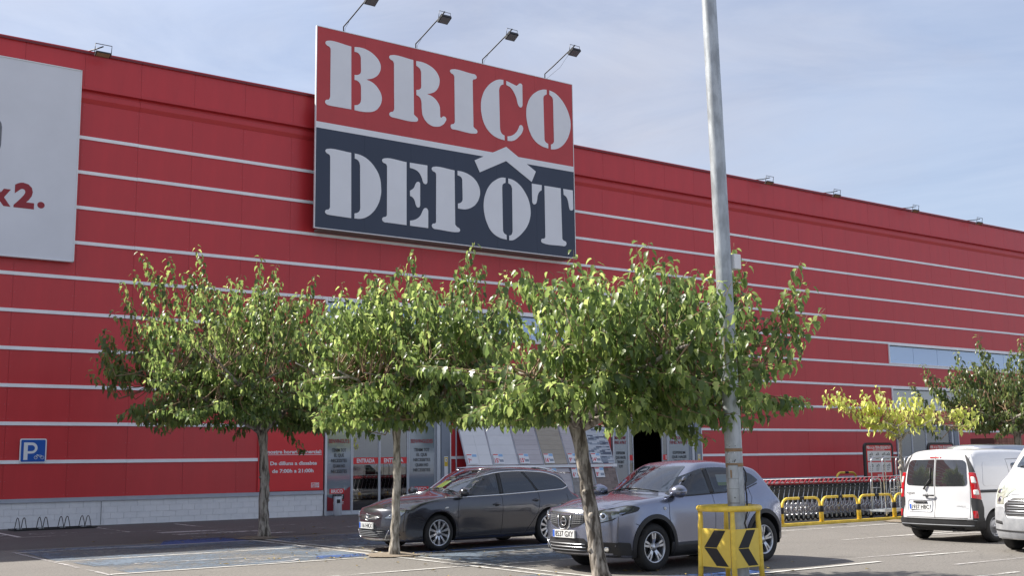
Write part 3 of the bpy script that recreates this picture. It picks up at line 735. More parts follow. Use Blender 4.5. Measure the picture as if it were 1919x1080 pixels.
# ---------------------------------------------------------------- the big sign
LET = {
'b stem': '17.705,16.366s 17.621,16.284s 17.677,16.195s 17.794,16.148s 17.829,16.068c 17.831,14.363c 17.778,14.248s 17.672,14.212s 17.636,14.129s 17.704,14.056s 17.857,14.034c 18.656,14.042c 18.635,16.346c',
'b bowl': '18.764,16.355c 18.954,16.383s 19.273,16.352s 19.597,16.197s 19.792,15.985s 19.832,15.800s 19.746,15.547s 19.569,15.375s 19.249,15.246c 19.506,15.178s 19.733,15.000s 19.864,14.774s 19.874,14.571s 19.769,14.318s 19.577,14.138s 19.290,14.054s 19.005,14.031s 18.785,14.039c 18.783,14.217c 18.924,14.262s 19.018,14.360s 19.042,14.480c 19.039,14.915c 19.003,15.039s 18.901,15.128s 18.775,15.147c 18.773,15.324c 18.915,15.358s 19.009,15.434s 19.034,15.526c 19.020,16.021c 18.972,16.114s 18.876,16.174s 18.766,16.180c',
'r stem': '20.257,16.360s 20.175,16.277s 20.225,16.198s 20.340,16.147s 20.380,16.065c 20.396,14.361c 20.353,14.265s 20.232,14.209s 20.190,14.134s 20.249,14.056s 20.380,14.034c 21.261,14.028s 21.378,14.078s 21.392,14.161s 21.294,14.243s 21.223,14.296c 21.196,16.363c',
'r leg': '21.321,16.352c 21.583,16.356s 21.892,16.290s 22.169,16.130s 22.314,15.914s 22.335,15.734s 22.271,15.508s 22.132,15.331s 21.959,15.232s 21.787,15.177c 22.028,15.114s 22.217,14.981s 22.331,14.804s 22.352,14.641c 22.358,14.405c 22.399,14.370s 22.458,14.422s 22.546,14.443s 22.626,14.369s 22.580,14.240s 22.422,14.077s 22.197,13.995s 21.956,14.006s 21.734,14.128s 21.599,14.330s 21.565,14.535s 21.548,14.802c 21.521,14.917s 21.446,15.009s 21.328,15.057c 21.328,15.249c 21.446,15.280s 21.521,15.354s 21.538,15.433c 21.532,15.976c 21.481,16.081s 21.321,16.177c',
'i': '22.889,16.340s 22.800,16.261s 22.842,16.192s 22.959,16.137s 22.997,16.052c 23.008,14.303c 22.958,14.234s 22.842,14.184s 22.817,14.104s 22.876,14.023s 22.999,14.018c 23.910,14.006s 24.019,14.061s 24.009,14.146s 23.894,14.220s 23.844,14.273c 23.823,16.054c 23.856,16.123s 23.966,16.166s 24.010,16.246s 23.949,16.328s 23.804,16.341c',
'c back': '25.266,16.375c 25.059,16.352s 24.758,16.200s 24.458,15.907s 24.271,15.559s 24.201,15.203s 24.234,14.803s 24.369,14.422s 24.623,14.152s 24.917,14.012s 25.290,13.961c 25.292,14.150c 25.180,14.195s 25.107,14.293s 25.079,14.445c 25.054,15.922c 25.093,16.056s 25.169,16.150s 25.268,16.191c',
'c top': '25.406,16.363c 25.588,16.324s 25.892,16.253c 25.970,16.310s 26.048,16.379s 26.164,16.359s 26.181,16.259c 26.180,15.520c 26.129,15.431s 26.052,15.417s 25.976,15.484s 25.884,15.755s 25.773,15.959s 25.623,16.123s 25.404,16.204c',
'c low': '25.431,14.140c 25.632,14.204s 25.863,14.383s 25.980,14.577s 26.020,14.663s 26.097,14.701s 26.184,14.626s 26.162,14.463s 25.974,14.211s 25.705,14.010s 25.432,13.961c',
'o left': '27.388,16.371c 27.181,16.339s 26.862,16.183s 26.583,15.922s 26.401,15.551s 26.357,15.222s 26.408,14.815s 26.555,14.423s 26.784,14.156s 27.094,14.011s 27.421,13.962c 27.421,14.149c 27.315,14.190s 27.249,14.260s 27.235,14.355c 27.213,15.987c 27.239,16.073s 27.304,16.133s 27.388,16.181c',
'o right': '27.524,16.370c 27.780,16.318s 28.059,16.155s 28.336,15.859s 28.512,15.526s 28.588,15.144s 28.521,14.771s 28.341,14.415s 28.092,14.149s 27.807,13.995s 27.555,13.950c 27.556,14.147c 27.652,14.194s 27.718,14.285c 27.708,16.010c 27.655,16.115s 27.524,16.190c',
'd stem': '17.755,12.476s 17.671,12.408s 17.711,12.330s 17.833,12.269s 17.858,12.197c 17.871,10.429c 17.826,10.355s 17.716,10.314s 17.684,10.241s 17.739,10.179s 17.859,10.157c 18.690,10.142c 18.668,12.473c',
'd bowl': '18.808,12.472c 19.081,12.435s 19.366,12.305s 19.621,12.070s 19.799,11.778s 19.865,11.414s 19.857,11.098s 19.725,10.710s 19.505,10.414s 19.255,10.230s 19.037,10.159s 18.819,10.146c 18.818,10.325c 18.942,10.368s 19.025,10.456s 19.043,10.571c 19.021,12.070c 18.982,12.192s 18.910,12.259s 18.810,12.287c',
'e stem': '20.004,12.471s 19.908,12.399s 19.940,12.317s 20.070,12.264s 20.109,12.197c 20.110,10.414c 20.072,10.361s 19.950,10.310s 19.919,10.235s 19.983,10.157s 20.143,10.147c 20.917,10.141c 20.913,12.461c',
'e top': '21.052,12.464c 21.795,12.465c 21.794,11.831c 21.756,11.767s 21.672,11.756s 21.615,11.807s 21.554,11.975s 21.420,12.163s 21.253,12.243s 21.053,12.273c',
'e mid': '21.060,11.426c 21.219,11.549s 21.303,11.721s 21.386,11.797s 21.470,11.773s 21.487,11.687c 21.486,10.940c 21.453,10.862s 21.369,10.852s 21.313,10.918s 21.253,11.086s 21.170,11.192s 21.060,11.231c',
'e low': '21.061,10.322c 21.286,10.391s 21.486,10.545s 21.604,10.764s 21.671,10.851s 21.772,10.857s 21.829,10.776c 21.828,10.132c 21.061,10.140c',
'p stem': '22.064,12.455s 21.985,12.385s 22.029,12.293s 22.149,12.241s 22.176,12.180c 22.167,10.404c 22.133,10.347s 22.024,10.315s 21.984,10.222s 22.058,10.143s 22.194,10.131c 23.107,10.124s 23.202,10.170s 23.196,10.252s 23.074,10.322s 22.997,10.394c 22.982,12.448c',
'p bowl': '23.115,12.454c 23.334,12.446s 23.618,12.379s 23.867,12.246s 24.045,12.042s 24.122,11.793s 24.083,11.545s 23.930,11.283s 23.750,11.140s 23.500,11.035s 23.288,11.015s 23.123,11.020c 23.125,11.208c 23.237,11.243s 23.319,11.328s 23.337,11.421c 23.325,12.142c 23.290,12.213s 23.226,12.256s 23.114,12.279c',
'oo left': '25.316,12.481c 25.111,12.462s 24.850,12.334s 24.590,12.114s 24.386,11.766s 24.291,11.388s 24.316,10.965s 24.445,10.586s 24.642,10.304s 24.969,10.126s 25.337,10.070c 25.332,10.256c 25.229,10.300s 25.171,10.392s 25.165,10.483c 25.150,12.096c 25.181,12.208s 25.313,12.288c',
'oo right': '25.446,12.477c 25.653,12.452s 25.972,12.298s 26.234,12.035s 26.419,11.713s 26.497,11.316s 26.473,11.078s 26.352,10.753s 26.119,10.448s 25.813,10.184s 25.624,10.081s 25.456,10.055c 25.459,10.239c 25.571,10.297s 25.622,10.425c 25.621,12.111c 25.563,12.228s 25.444,12.290c',
't left': '26.577,12.426c 27.062,12.427c 27.054,12.220c 26.939,12.141s 26.859,11.989s 26.816,11.778s 26.755,11.639s 26.639,11.615s 26.582,11.687c',
't stem': '27.199,12.423c 28.011,12.424c 28.043,10.385c 28.101,10.328s 28.228,10.278s 28.237,10.167s 28.155,10.102s 28.036,10.100c 27.112,10.110s 26.997,10.167s 27.018,10.269s 27.155,10.309s 27.203,10.376c',
't right': '28.143,12.419c 28.628,12.418c 28.637,11.667c 28.595,11.607s 28.474,11.599s 28.435,11.658s 28.381,11.909s 28.304,12.092s 28.154,12.186c',
'roof mark': '23.881,12.965c 25.359,13.713c 26.778,12.934c 26.568,12.488c 25.351,13.149c 24.115,12.531c',
}
SY = 34.90
sg = thing('shop_sign', 'huge shop sign, red above navy, with white stencil letters, on the red wall', 'sign', (17.31, SY, 9.68))
SW, SH, SM0, SM1 = 11.39, 7.14, 3.50, 3.72
for k in range(6):
    xa, xb = k * SW / 6 + .002, (k + 1) * SW / 6 - .002
    b = MB(); b.box((xa, random.uniform(0, .002), SM1), (xb, .05, SH), 'sign_red'); b.build('red_sheet', sg)
    b = MB(); b.box((xa, random.uniform(0, .002), 0), (xb, .05, SM0), 'sign_navy'); b.build('navy_sheet', sg)
b = MB(); b.box((0, .05, 0), (SW, .07, SH), 'sign_navy'); b.build('backing', sg)
b = MB(); b.box((0, -.006, SM0), (SW, .06, SM1), 'sign_letter'); b.build('middle_band', sg)
b = MB()
for q in (((-.025, -.012, -.03), (SW + .025, .07, 0)), ((-.025, -.012, SH), (SW + .025, .07, SH + .025)), ((-.025, -.012, 0), (0, .07, SH)), ((SW, -.012, 0), (SW + .025, .07, SH))): b.box(*q, 'white')
b.build('frame', sg)
b = MB()
for k in range(7):
    x = .6 + k * 1.7; b.box((x, .07, .25), (x + .1, .60, .35), 'dark_metal'); b.box((x, .07, 3.9), (x + .1, .60, 4.0), 'dark_metal')
b.box((.25, .10, -.06), (SW - .2, .55, .02), 'sign_under')
b.build('bracket', sg)
b = MB()
for k in range(4):
    x = 1.2 + k * 3.0
    b.tube([(x, .45, 4.7), (x, .45, 6.9)], .05, 'dark_metal', 6); b.tube([(x, .45, 6.7), (x, 1.9, 4.75)], .04, 'dark_metal', 6)
b.build('strut', sg)
for k_, s_ in LET.items():
    pts = []
    for t in s_.split():
        a_, b_ = t[:-1].split(','); pts.append((float(a_) - 17.31, float(b_) - 9.68, t[-1] == 's'))
    pts = pts if k_ != 'roof mark' else [(a, b, False) for a, b, c in pts]
    curve_mesh('circumflex' if k_ == 'roof mark' else 'letter_stroke', [pts], 'sign_letter', sg, .006, (0, -.009 if k_ != 'roof mark' else -.013, 0), (R_(90), 0, 0))

# floodlights -----------------------------------------------------------------
def floodlight_head(b, c, w=.42, k_=1.0, m='black_metal'):
    """flat floodlight facing back and down to the sign, with its stirrup"""
    x, y, z = c
    rot = Matrix.Rotation(R_(-28), 4, 'X')
    b.box((x - w / 2, y - .17 * k_, z - .06 * k_), (x + w / 2, y + .17 * k_, z + .04 * k_), m, rot, c)
    b.box((x - w / 2 + .03, y - .14 * k_, z - .075 * k_), (x + w / 2 - .03, y + .14 * k_, z - .06 * k_), 'lamp_glass' if k_ == 1 else 'tape_brown', rot, c)
    for k in range(5 if k_ == 1 else 0): b.box((x - w / 2 + .05 + k * .08, y - .13, z + .04), (x - w / 2 + .065 + k * .08, y + .13, z + .075), 'black_metal', rot, c)
FL = [(18.38, 16.84), (21.37, 16.84), (24.37, 16.84), (27.40, 16.84)]
names = ['leftmost of the four floodlights on arms above the big shop sign', 'second floodlight from the left above the big shop sign', 'third floodlight from the left above the big shop sign', 'rightmost floodlight above the big shop sign, with a thin stay wire']
for k, (x, z) in enumerate(FL):
    t = thing('floodlight', names[k], 'floodlight', (x, SY, z), 0, 'floodlights over the shop sign')
    b = MB(); b.tube([(0, .1, -.15), (0, .1, .22), (.05, -.35, .40), (.16, -1.45, .86), (.17, -1.62, .93)], .024, 'black_metal', 7); b.build('arm', t)
    b = MB(); floodlight_head(b, (.22, -1.50, .70)); b.build('lamp_head', t)
    b = MB(); b.tube([(.22 - .24, -1.50, .70), (-.02, -1.55, .95), (.46, -1.55, .95), (.22 + .24, -1.50, .70)], .012, 'black_metal', 5); b.build('stirrup', t)
    b = MB(); b.tube([(.02, .05, .0), (.14, -.7, .28), (.17, -1.4, .8)] if k == 3 else [(.03, .1, -.1), (.03, .02, .15), (.06, -.2, .33)], .006, 'black_metal', 4); b.build('cable', t)
RL = [(9.95, 'roof floodlight on the parapet above the pale billboard'), (40.3, 'first roof floodlight on the parapet right of the lamp post'), (45.15, 'second roof floodlight on the parapet right of the lamp post'), (51.5, 'third roof floodlight on the parapet right of the lamp post'), (57.3, 'farthest roof floodlight at the right end of the parapet')]
for k, (x, lb) in enumerate(RL):
    t = thing('floodlight', lb, 'floodlight', (x, WY - .05, 14.50), 0, 'floodlights along the parapet')
    b = MB(); b.tube([(-.25, .35, .0), (-.22, .2, .05), (-.05, -.30, .02), (.1, -.58, .05)], .02, 'black_metal', 6); b.build('arm', t)
    b = MB(); floodlight_head(b, (.12, -.50, -.17), .46, .55, 'steel_dark'); b.build('lamp_head', t)
    b = MB(); b.tube([(-.13, -.50, -.17), (-.13, -.56, .12), (.37, -.56, .12), (.37, -.50, -.17)], .014, 'black_metal', 5); b.build('stirrup', t)
dm = thing('dome_camera', 'small white dome camera on the red wall above the far door', 'camera', (54.8, WY - .02, 3.80))
b = MB(); b.lathe([(0, -.16), (.08, -.15), (.13, -.09), (.15, 0), (.15, .02), (0, .02)], (0, -.14, 0), (0, 0, 1), 'white', 14); b.build('dome', dm)
b = MB(); b.box((-.04, -.14, -.02), (.04, .02, .05), 'white'); b.build('bracket', dm)

# litter bin ---------------------------------------------------------------------
lb_ = thing('litter_bin', 'slim silver litter bin standing in front of the left welcome panel', 'bin', (18.45, 35.22, 0))
b = MB(); b.lathe([(0, 0), (.135, 0), (.14, .02), (.14, .40), (.14, .62), (.13, .66), (0, .66)], (0, 0, .0), (0, 0, 1), 'frame_silver', 20); b.build('body', lb_)
b = MB(); b.box((-.09, -.155, .42), (.02, -.10, .54), 'print_black'); b.build('slot', lb_)
b = MB(); b.lathe([(.10, 0), (.142, 0), (.142, .03), (.10, .03)], (0, 0, .64), (0, 0, 1), 'dark_metal', 20); b.build('rim', lb_)

# bicycle rack ---------------------------------------------------------------------
br = thing('bicycle_rack', 'low dark metal bicycle rack of four double hoops against the white block base', 'bicycle rack', (8.0, 34.35, 0))
b = MB(); b.box((-.05, -.35, .0), (2.2, -.27, .05), 'black_metal'); b.box((-.05, .27, .0), (2.2, .35, .05), 'black_metal'); b.box((-.05, -.27, .0), (.0, .27, .045), 'black_metal'); b.box((2.15, -.27, .0), (2.2, .27, .045), 'black_metal'); b.build('base_rail', br)
for k in range(4):
    x = .12 + k * .58
    b = MB()
    for dx in (0, .17):
        b.tube([(x + dx, -.31, .04), (x + dx - .01, -.20, .24), (x + dx - .01, -.10, .33), (x + dx - .01, .0, .35), (x + dx - .01, .1, .30), (x + dx, .31, .04)], .011, 'black_metal', 6)
    b.box((x + .02, .1, .03), (x + .15, .2, .07), 'galv')
    b.build('hoop', br)

# tile display -----------------------------------------------------------------------
td = thing('tile_display', 'slanting display rack of wall and floor tile samples between the two entrances', 'display rack', (23.38, WY, 0))
b = MB()
W6, NB = 7.0, 6
bw = W6 / NB
for k in range(NB + 1):
    x = k * bw - (.0)
    b.tube([(x, -.10, 3.08), (x + .0, -.72, 1.60), (x, -.74, 1.45)], .018, 'frame_silver', 5)
    b.tube([(x, -.76, 1.42), (x, -1.15, .25)], .018, 'frame_silver', 5)
b.tube([(0, -.10, 3.09), (W6, -.10, 3.09)], .025, 'white_trim', 6)
b.tube([(0, 0, 3.0), (0, -.12, 3.05)], .02, 'frame_silver', 5)
for x in (0.0, W6): b.tube([(x, -.03, 0), (x, -.03, 3.05)], .03, 'frame_silver', 6); b.tube([(x, -.05, .2), (x, -1.15, .25)], .02, 'frame_silver', 5)
b.box((-.05, -.82, 1.47), (W6 + .05, -.74, 1.58), 'white_trim'); b.box((-.05, -1.25, .15), (W6 + .05, -1.12, .25), 'white_trim')
b.build('rack', td)
def board(k, row, style, price):
    """a slanted sample board; local u across, v up the slope"""
    if row == 0: P0, P1, L = Vector((0, -.715, 1.60)), Vector((0, -.115, 3.05)), 1.56
    else: P0, P1, L = Vector((0, -1.13, .28)), Vector((0, -.77, 1.44)), 1.21
    up_ = (P1 - P0).normalized(); nn = Vector((0, up_.z * -1, up_.y)).normalized()
    if nn.y > 0: nn = -nn
    X0 = k * bw + .03; Wd = bw - .06
    def slab(bb_, u0, v0, u1, v1, h0, h1, m):
        V = []
        for h in (h0, h1):
            for (u, v) in ((u0, v0), (u1, v0), (u1, v1), (u0, v1)):
                p = P0 + up_ * v + nn * h; V.append((X0 + u, p.y, p.z))
        bb_.add(V, [(0, 3, 2, 1), (4, 5, 6, 7), (0, 1, 5, 4), (1, 2, 6, 5), (2, 3, 7, 6), (3, 0, 4, 7)], m)
    q = MB(); slab(q, 0, 0, Wd, L, -.02, .0, 'grey_trim' if style not in ('grid', 'plain') else 'white_trim'); bo = q.build('board', td)
    def pieces(nu, nv, m, nm, off=False, g_=.006, st=False):
        acc = MB()
        for j in range(nv):
            us = [i * Wd / nu for i in range(nu + 1)]
            if off and j % 2: us = [0] + [(i + .5) * Wd / nu for i in range(nu)] + [Wd]
            for i in range(len(us) - 1):
                if us[i + 1] - us[i] < .02: continue
                mm = m if isinstance(m, str) else random.choice(m)
                t_ = acc if st else MB()
                slab(t_, us[i] + g_ / 2, j * L / nv + g_ / 2, us[i + 1] - g_ / 2, (j + 1) * L / nv - g_ / 2, .0005, .008 + random.uniform(0, .004 if not st else .018), mm)
                if not st: t_.build(nm, bo)
        if st: tag(acc.build(nm, bo), kind='stuff')
    if style == 'grid': pieces(2, 4, 'tile_white', 'tile')
    elif style == 'plain': pieces(1, 4, 'tile_grey', 'tile')
    elif style == 'pink': pieces(1, 8, 'wood_pink', 'plank')
    elif style == 'beige': pieces(1, 8, 'wood_beige', 'plank')
    elif style == 'pinkbig': pieces(1, 5, 'wood_pink', 'plank')
    elif style == 'mosaic': pieces(4, 26, ('stone_a', 'stone_a', 'stone_b', 'stone_c', 'stone_b', 'stone_a'), 'stone_strip', True, .003, True)
    elif style == 'gbrick': pieces(3, 9, 'brick_grey', 'tile', True)
    elif style == 'bbrick': pieces(3, 9, 'brick_brown', 'tile', True)
    # price card
    v0 = .0 if row == 0 else L - .42
    c = MB(); slab(c, .03, v0 + .03, .47, v0 + .42, .035, .038, 'print_white'); card = c.build('price_card', bo)
    c = MB(); slab(c, .04, v0 + .375, .25, v0 + .41, .0385, .0395, 'poster_red'); slab(c, .27, v0 + .31, .46, v0 + .41, .0385, .0395, 'card_blue'); slab(c, .27, v0 + .10, .45, v0 + .20, .0385, .0395, 'stone_b' if k else 'print_white'); c.build('print', card)
    c = MB(); slab(c, .03, v0 + .03, .47, v0 + .035, .036, .04, 'grey_trim')
    ang = math.atan2(-(up_.y), up_.z)
    p = P0 + up_ * (v0 + .08) + nn * .041
    text('lettering', price, X0 + .06, X0 + .06 + (.075 if len(price) == 1 else .15), p.z, .16, p.y, 'poster_red', card, .03, rot=(R_(90) + ang, 0, 0))
    p = P0 + up_ * (v0 + .17) + nn * .041
    text('lettering', '95', X0 + .07 + (.075 if len(price) == 1 else .15), X0 + .13 + (.075 if len(price) == 1 else .15), p.z, .06, p.y, 'poster_red', card, .03, rot=(R_(90) + ang, 0, 0))
for k, (st, pr) in enumerate((('grid', '7'), ('plain', '15'), ('pink', '15'), ('beige', '16'), ('pinkbig', '9'), ('mosaic', '14'))): board(k, 0, st, pr)
for k, (st, pr) in enumerate((('plain', '8'), ('pink', '9'), ('pinkbig', '6'), ('pinkbig', '8'), ('gbrick', '6'), ('bbrick', '8'))): board(k, 1, st, pr)
# ---------------------------------------------------------------- lamp post and its guard
lp = thing('lamp_post', 'tall galvanised steel lamp post rising out of the picture, with brown tape bands', 'lamp post', (12.215, 11.4, 0))
b = MB(); LX = -.021
b.lathe([(.128, 0), (.124, .3), (.121, 1.5), (.118, 3), (.114, 5), (.108, 8), (.095, 11), (.08, 13)], (0, 0, 0), (LX, 0, 1), 'galv', 28)
b.build('shaft', lp)
def pp(z): return LX * z
for z0, z1 in ((1.635, 1.685), (1.845, 1.89)):
    b = MB(); b.lathe([(.1215, 0), (.1232, .001), (.1232, z1 - z0), (.121, z1 - z0 + .001)], (pp(z0), 0, z0), (LX, 0, 1), 'tape_brown', 28)
    b.build('tape_band', lp)
def on_pole(bb_, ang0, ang1, z0, z1, m, off=.002, r=.1215, n=6):
    V = []; 
    for k in range(n + 1):
        a = R_(ang0 + (ang1 - ang0) * k / n)
        for z in (z0, z1): V.append((pp(z) + (r + off) * math.cos(a), (r + off) * math.sin(a), z))
    bb_.add(V, [(2 * k, 2 * k + 2, 2 * k + 3, 2 * k + 1) for k in range(n)], m, True)
CAMA = -135.0    # the side of the pole that faces the car park
b = MB(); on_pole(b, CAMA - 50, CAMA + 20, 1.13, 1.66, 'galv_door', .004); on_pole(b, CAMA - 48, CAMA + 18, 1.14, 1.65, 'galv', .0055); on_pole(b, CAMA - 12, CAMA - 6, 1.20, 1.22, 'print_black', .008); on_pole(b, CAMA - 50, CAMA + 20, 1.33, 1.334, 'galv_door', .008); on_pole(b, CAMA - 50, CAMA + 20, 1.47, 1.474, 'galv_door', .008)
b.build('service_hatch', lp)
b = MB(); on_pole(b, CAMA - 30, CAMA - 20, 1.48, 1.59, 'tape_brown', .009)
for k in range(26):
    z = random.choice((1.70, 1.73, 1.80, 1.83, 1.92)) + random.uniform(-.012, .012); a = CAMA - 50 + random.uniform(0, 60)
    on_pole(b, a, a + random.uniform(1.5, 6), z, z + random.uniform(.005, .014), random.choice(('print_black', 'print_black', 'print_white')), .003 + k * .0002, n=2)
on_pole(b, CAMA - 28, CAMA - 22, 2.95, 3.6, 'rust_run', .0015, .1185, 3)
b.build('sticker_remains', lp)
b = MB()
b.tube([(pp(1.65) + .118 * math.cos(R_(-62)), .118 * math.sin(R_(-62)), 1.62), (.13 * math.cos(R_(-50)), .13 * math.sin(R_(-50)), 1.55), (.135 * math.cos(R_(-60)), .135 * math.sin(R_(-60)), 1.44), (.125 * math.cos(R_(-72)), .125 * math.sin(R_(-72)), 1.36), (.13 * math.cos(R_(-55)), .13 * math.sin(R_(-55)), 1.25), (.13 * math.cos(R_(-60)), .13 * math.sin(R_(-60)), 1.0), (.128 * math.cos(R_(-95)), .128 * math.sin(R_(-95)), .86), (.13 * math.cos(R_(-60)), .13 * math.sin(R_(-60)), .7)], .011, 'print_black', 6); b.build('cable', lp)
b = MB(); b.bbox((pp(4.6) + .10, -.13, 4.44), (pp(4.6) + .235, .02, 4.66), 'white', .012); b.build('junction_box', lp)
b = MB(); b.tube([(pp(13), 0, 12.9), (pp(13) + .3, -.3, 13.4), (pp(13) + 1.2, -1.2, 13.7)], .045, 'galv', 8); b.bbox((pp(13) + 1.0, -2.0, 13.6), (pp(13) + 1.5, -1.1, 13.78), 'galv', .03); b.build('lantern', lp)

gd = thing('post_guard', 'yellow tubular guard with black chevron plates around the foot of the lamp post', 'guard', (12.13, 11.49, 0))
RG = .40
va = math.degrees(math.atan2(-11.5, -12.1))          # direction towards the viewer
pa_ = [va - 88, va + 6, va + 88 + 6, va + 186]
b = MB(); b.tube([((RG + .015) * math.cos(R_(k * 10)), (RG + .015) * math.sin(R_(k * 10)), 1.065) for k in range(36)], .042, 'yellow_paint', 10, closed=True); b.build('top_ring', gd)
legs = []
for a in pa_:
    ca, sa = math.cos(R_(a)), math.sin(R_(a))
    b = MB(); b.tube([((RG) * ca, (RG) * sa, 1.05), (RG * ca * .985, RG * sa * .985, .92), (RG * ca * 1.0, RG * sa * 1.0, .82), (RG * 1.03 * ca, RG * 1.03 * sa, .3), (RG * 1.07 * ca, RG * 1.07 * sa, .0)], [.032, .032, .037, .037, .037], 'yellow_paint', 10); b.build('leg', gd)
    b = MB(); b.lathe([(0, 0), (.09, 0), (.09, .012), (0, .012)], (RG * 1.07 * ca, RG * 1.07 * sa, .004), (0, 0, 1), 'yellow_paint', 12); b.build('foot_plate', gd)
    legs.append(Vector((RG * 1.02 * ca, RG * 1.02 * sa, 0)))
def chevron_plate(A, B):
    d = (B - A); L = d.length; d.normalize(); n_ = Vector((d.y, -d.x, 0))
    if n_.dot((A + B) / 2) < 0: n_ = -n_
    def P(u, z, h): q = A + d * (u * L) + n_ * h; return (q.x, q.y, z)
    z0, z1 = .27, .79
    def slab(bb_, pts, h0, h1, m):
        n = len(pts); V = [P(u, z, h0) for u, z in pts] + [P(u, z, h1) for u, z in pts]
        bb_.add(V, [tuple(range(n)), tuple(range(2 * n - 1, n - 1, -1))] + [(i, (i + 1) % n, n + (i + 1) % n, n + i) for i in range(n)], m)
    q = MB(); slab(q, [(.07, z0), (.93, z0), (.93, z1), (.07, z1)], .012, .016, 'yellow_sheet'); pl = q.build('chevron_plate', gd)
    zm = (z0 + z1) / 2
    q = MB(); slab(q, [(.14, zm - .004), (.50, z0 + .02), (.86, z0 + .02), (.52, zm - .004)], .0175, .0185, 'print_black'); q.build('chevron', pl)
    q = MB(); slab(q, [(.14, zm + .004), (.52, zm + .004), (.80, z1 - .02), (.46, z1 - .02)], .0175, .0185, 'print_black'); q.build('chevron', pl)
# order so that the arrow points to the left of the viewer
chevron_plate(legs[0], legs[1]); chevron_plate(legs[1], legs[2])

# ---------------------------------------------------------------- yellow hoop barriers
def barrier_root(name, label, loc, n, w=1.52, rotz=0.0, h=.70):
    t = thing(name, label, 'barrier', loc, rotz, 'yellow hoop barriers round the trolley bay')
    b = MB(); b.box((-.1, -.045, .0), (n * w + .12, .045, .075), 'yellow_paint'); b.build('base_beam', t)
    for k in range(n):
        x0, x1 = k * w + .04, (k + 1) * w - .04
        pts = [(x0, 0, .076), (x0, 0, h - .20)] + [(x0 + .20 - .20 * math.cos(R_(a)), 0, h - .20 + .20 * math.sin(R_(a))) for a in (22, 45, 68)] + [(x0 + .20, 0, h), (x1 - .20, 0, h)] + \
              [(x1 - .20 + .20 * math.sin(R_(a)), 0, h - .20 + .20 * math.cos(R_(a))) for a in (22, 45, 68)] + [(x1, 0, h - .20), (x1, 0, .076)]
        b = MB(); b.tube(pts, .034, 'yellow_paint', 10); hp = b.build('hoop', t)
        b = MB()
        for x in (x0, x1): b.lathe([(.0345, 0), (.0355, .001), (.0355, .16), (.0345, .161)], (x, 0, .32), (0, 0, 1), 'print_black', 12)
        b.lathe([(.0345, 0), (.0355, .001), (.0355, .18), (.0345, .181)], ((x0 + x1) / 2 - .09, 0, h), (1, 0, 0), 'print_black', 12)
        b.build('black_band', hp)
    return t
barrier_root('hoop_barrier', 'row of low yellow hoops with black bands in front of the shopping trolleys', (21.62, 20.15, 0), 6, 1.56)
barrier_root('hoop_barrier', 'yellow hoop barrier behind the trolleys near the red safety board', (29.95, 23.75, 0), 1, 1.05, 0, 1.25)

# ---------------------------------------------------------------- shopping trolleys
def make_trolley(i):
    t = thing('shopping_trolley', '', 'shopping trolley', (0, 0, 0), 0, 'nested shopping trolleys in the bay')
    f = MB()
    for s in (-1, 1):
        y = s * .27
        f.tube([(.36, y, 1.10), (.30, y, .98), (.20, y, .60), (.16, y, .46), (.10, y * .98, .38), (-.02, y * .96, .36), (-.09, y * .94, .32), (-.10, y * .92, .24), (-.02, y * .92, .18), (.25, y * .9, .15), (-.35, y * .8, .15)], .013, 'bright_steel', 6)
        f.tube([(.22, y, .55), (.25, y, .14)], .010, 'bright_steel', 5)
    f.tube([(-.35, -.22, .15), (-.35, .22, .15)], .012, 'bright_steel', 5)
    f.build('frame', t)
    k = MB()
    def pt(u, v, s): # u along the length 0 front..1 rear, v height
        x = -.52 + u * (.80 + .06 * v); hw = (.20 + .07 * u) + .02 * v; z = .50 + v * (.42 + .06 * u)
        return (x, s * hw, z)
    for s in (-1, 1):
        for j in range(7): k.tube([pt(0, j / 6, s), pt(1, j / 6, s)], .006 if j < 6 else .011, 'cart_dark', 4)
        for j in range(12): k.tube([pt(j / 11, 0, s), pt(j / 11, 1, s)], .005, 'cart_dark', 4)
    for j in range(6): k.tube([pt(0, j / 5, -1), pt(0, j / 5, 1)], .006, 'cart_dark', 4)
    for j in range(8): k.tube([pt(j / 7, 0, -1), pt(j / 7, 0, 1)], .005, 'cart_dark', 4)
    k.add([pt(.70, .05, -1), pt(1, .05, -1), pt(1, .9, -1), pt(.78, .9, -1)], [(0, 1, 2, 3)], 'cart_dark')
    k.build('basket', t)
    h = MB(); h.tube([(.36, -.29, 1.12), (.36, .29, 1.12)], .022, 'cart_red', 8)
    for s in (-1, 1): h.tube([(.36, s * .29, 1.12), (.26, s * .29, 1.03), (.06, s * .285, 1.01)], .026, 'cart_red', 6)
    h.box((.08, -.318, 1.045), (.20, -.312, 1.062), 'print_white'); h.box((.30, -.22, 1.141), (.40, .22, 1.146), 'print_white')
    h.build('handle', t)
    for (x, y) in ((-.33, -.20), (-.33, .20), (.20, -.25), (.20, .25)):
        w = MB(); w.lathe([(.02, -.018), (.055, -.018), (.062, -.01), (.062, .01), (.055, .018), (.02, .018)], (x, y, .062), (0, 1, 0), 'rubber', 12); w.box((x - .02, y - .022, .05), (x + .02, y + .022, .16), 'galv'); w.build('wheel', t)
    return t
tr0 = make_trolley(0)
NT = 40
for k in range(NT):
    t = tr0 if k == 0 else copy_tree(tr0)
    t.location = (22.9 + k * .205, 22.05 + random.uniform(-.012, .012), 0); t.rotation_euler = (0, 0, random.gauss(0, .012))
    t['label'] = ('shopping trolley at the near end of the nested row, behind the lilac grey car' if k == 0 else 'red handled shopping trolley with dark basket inside the long nested row')

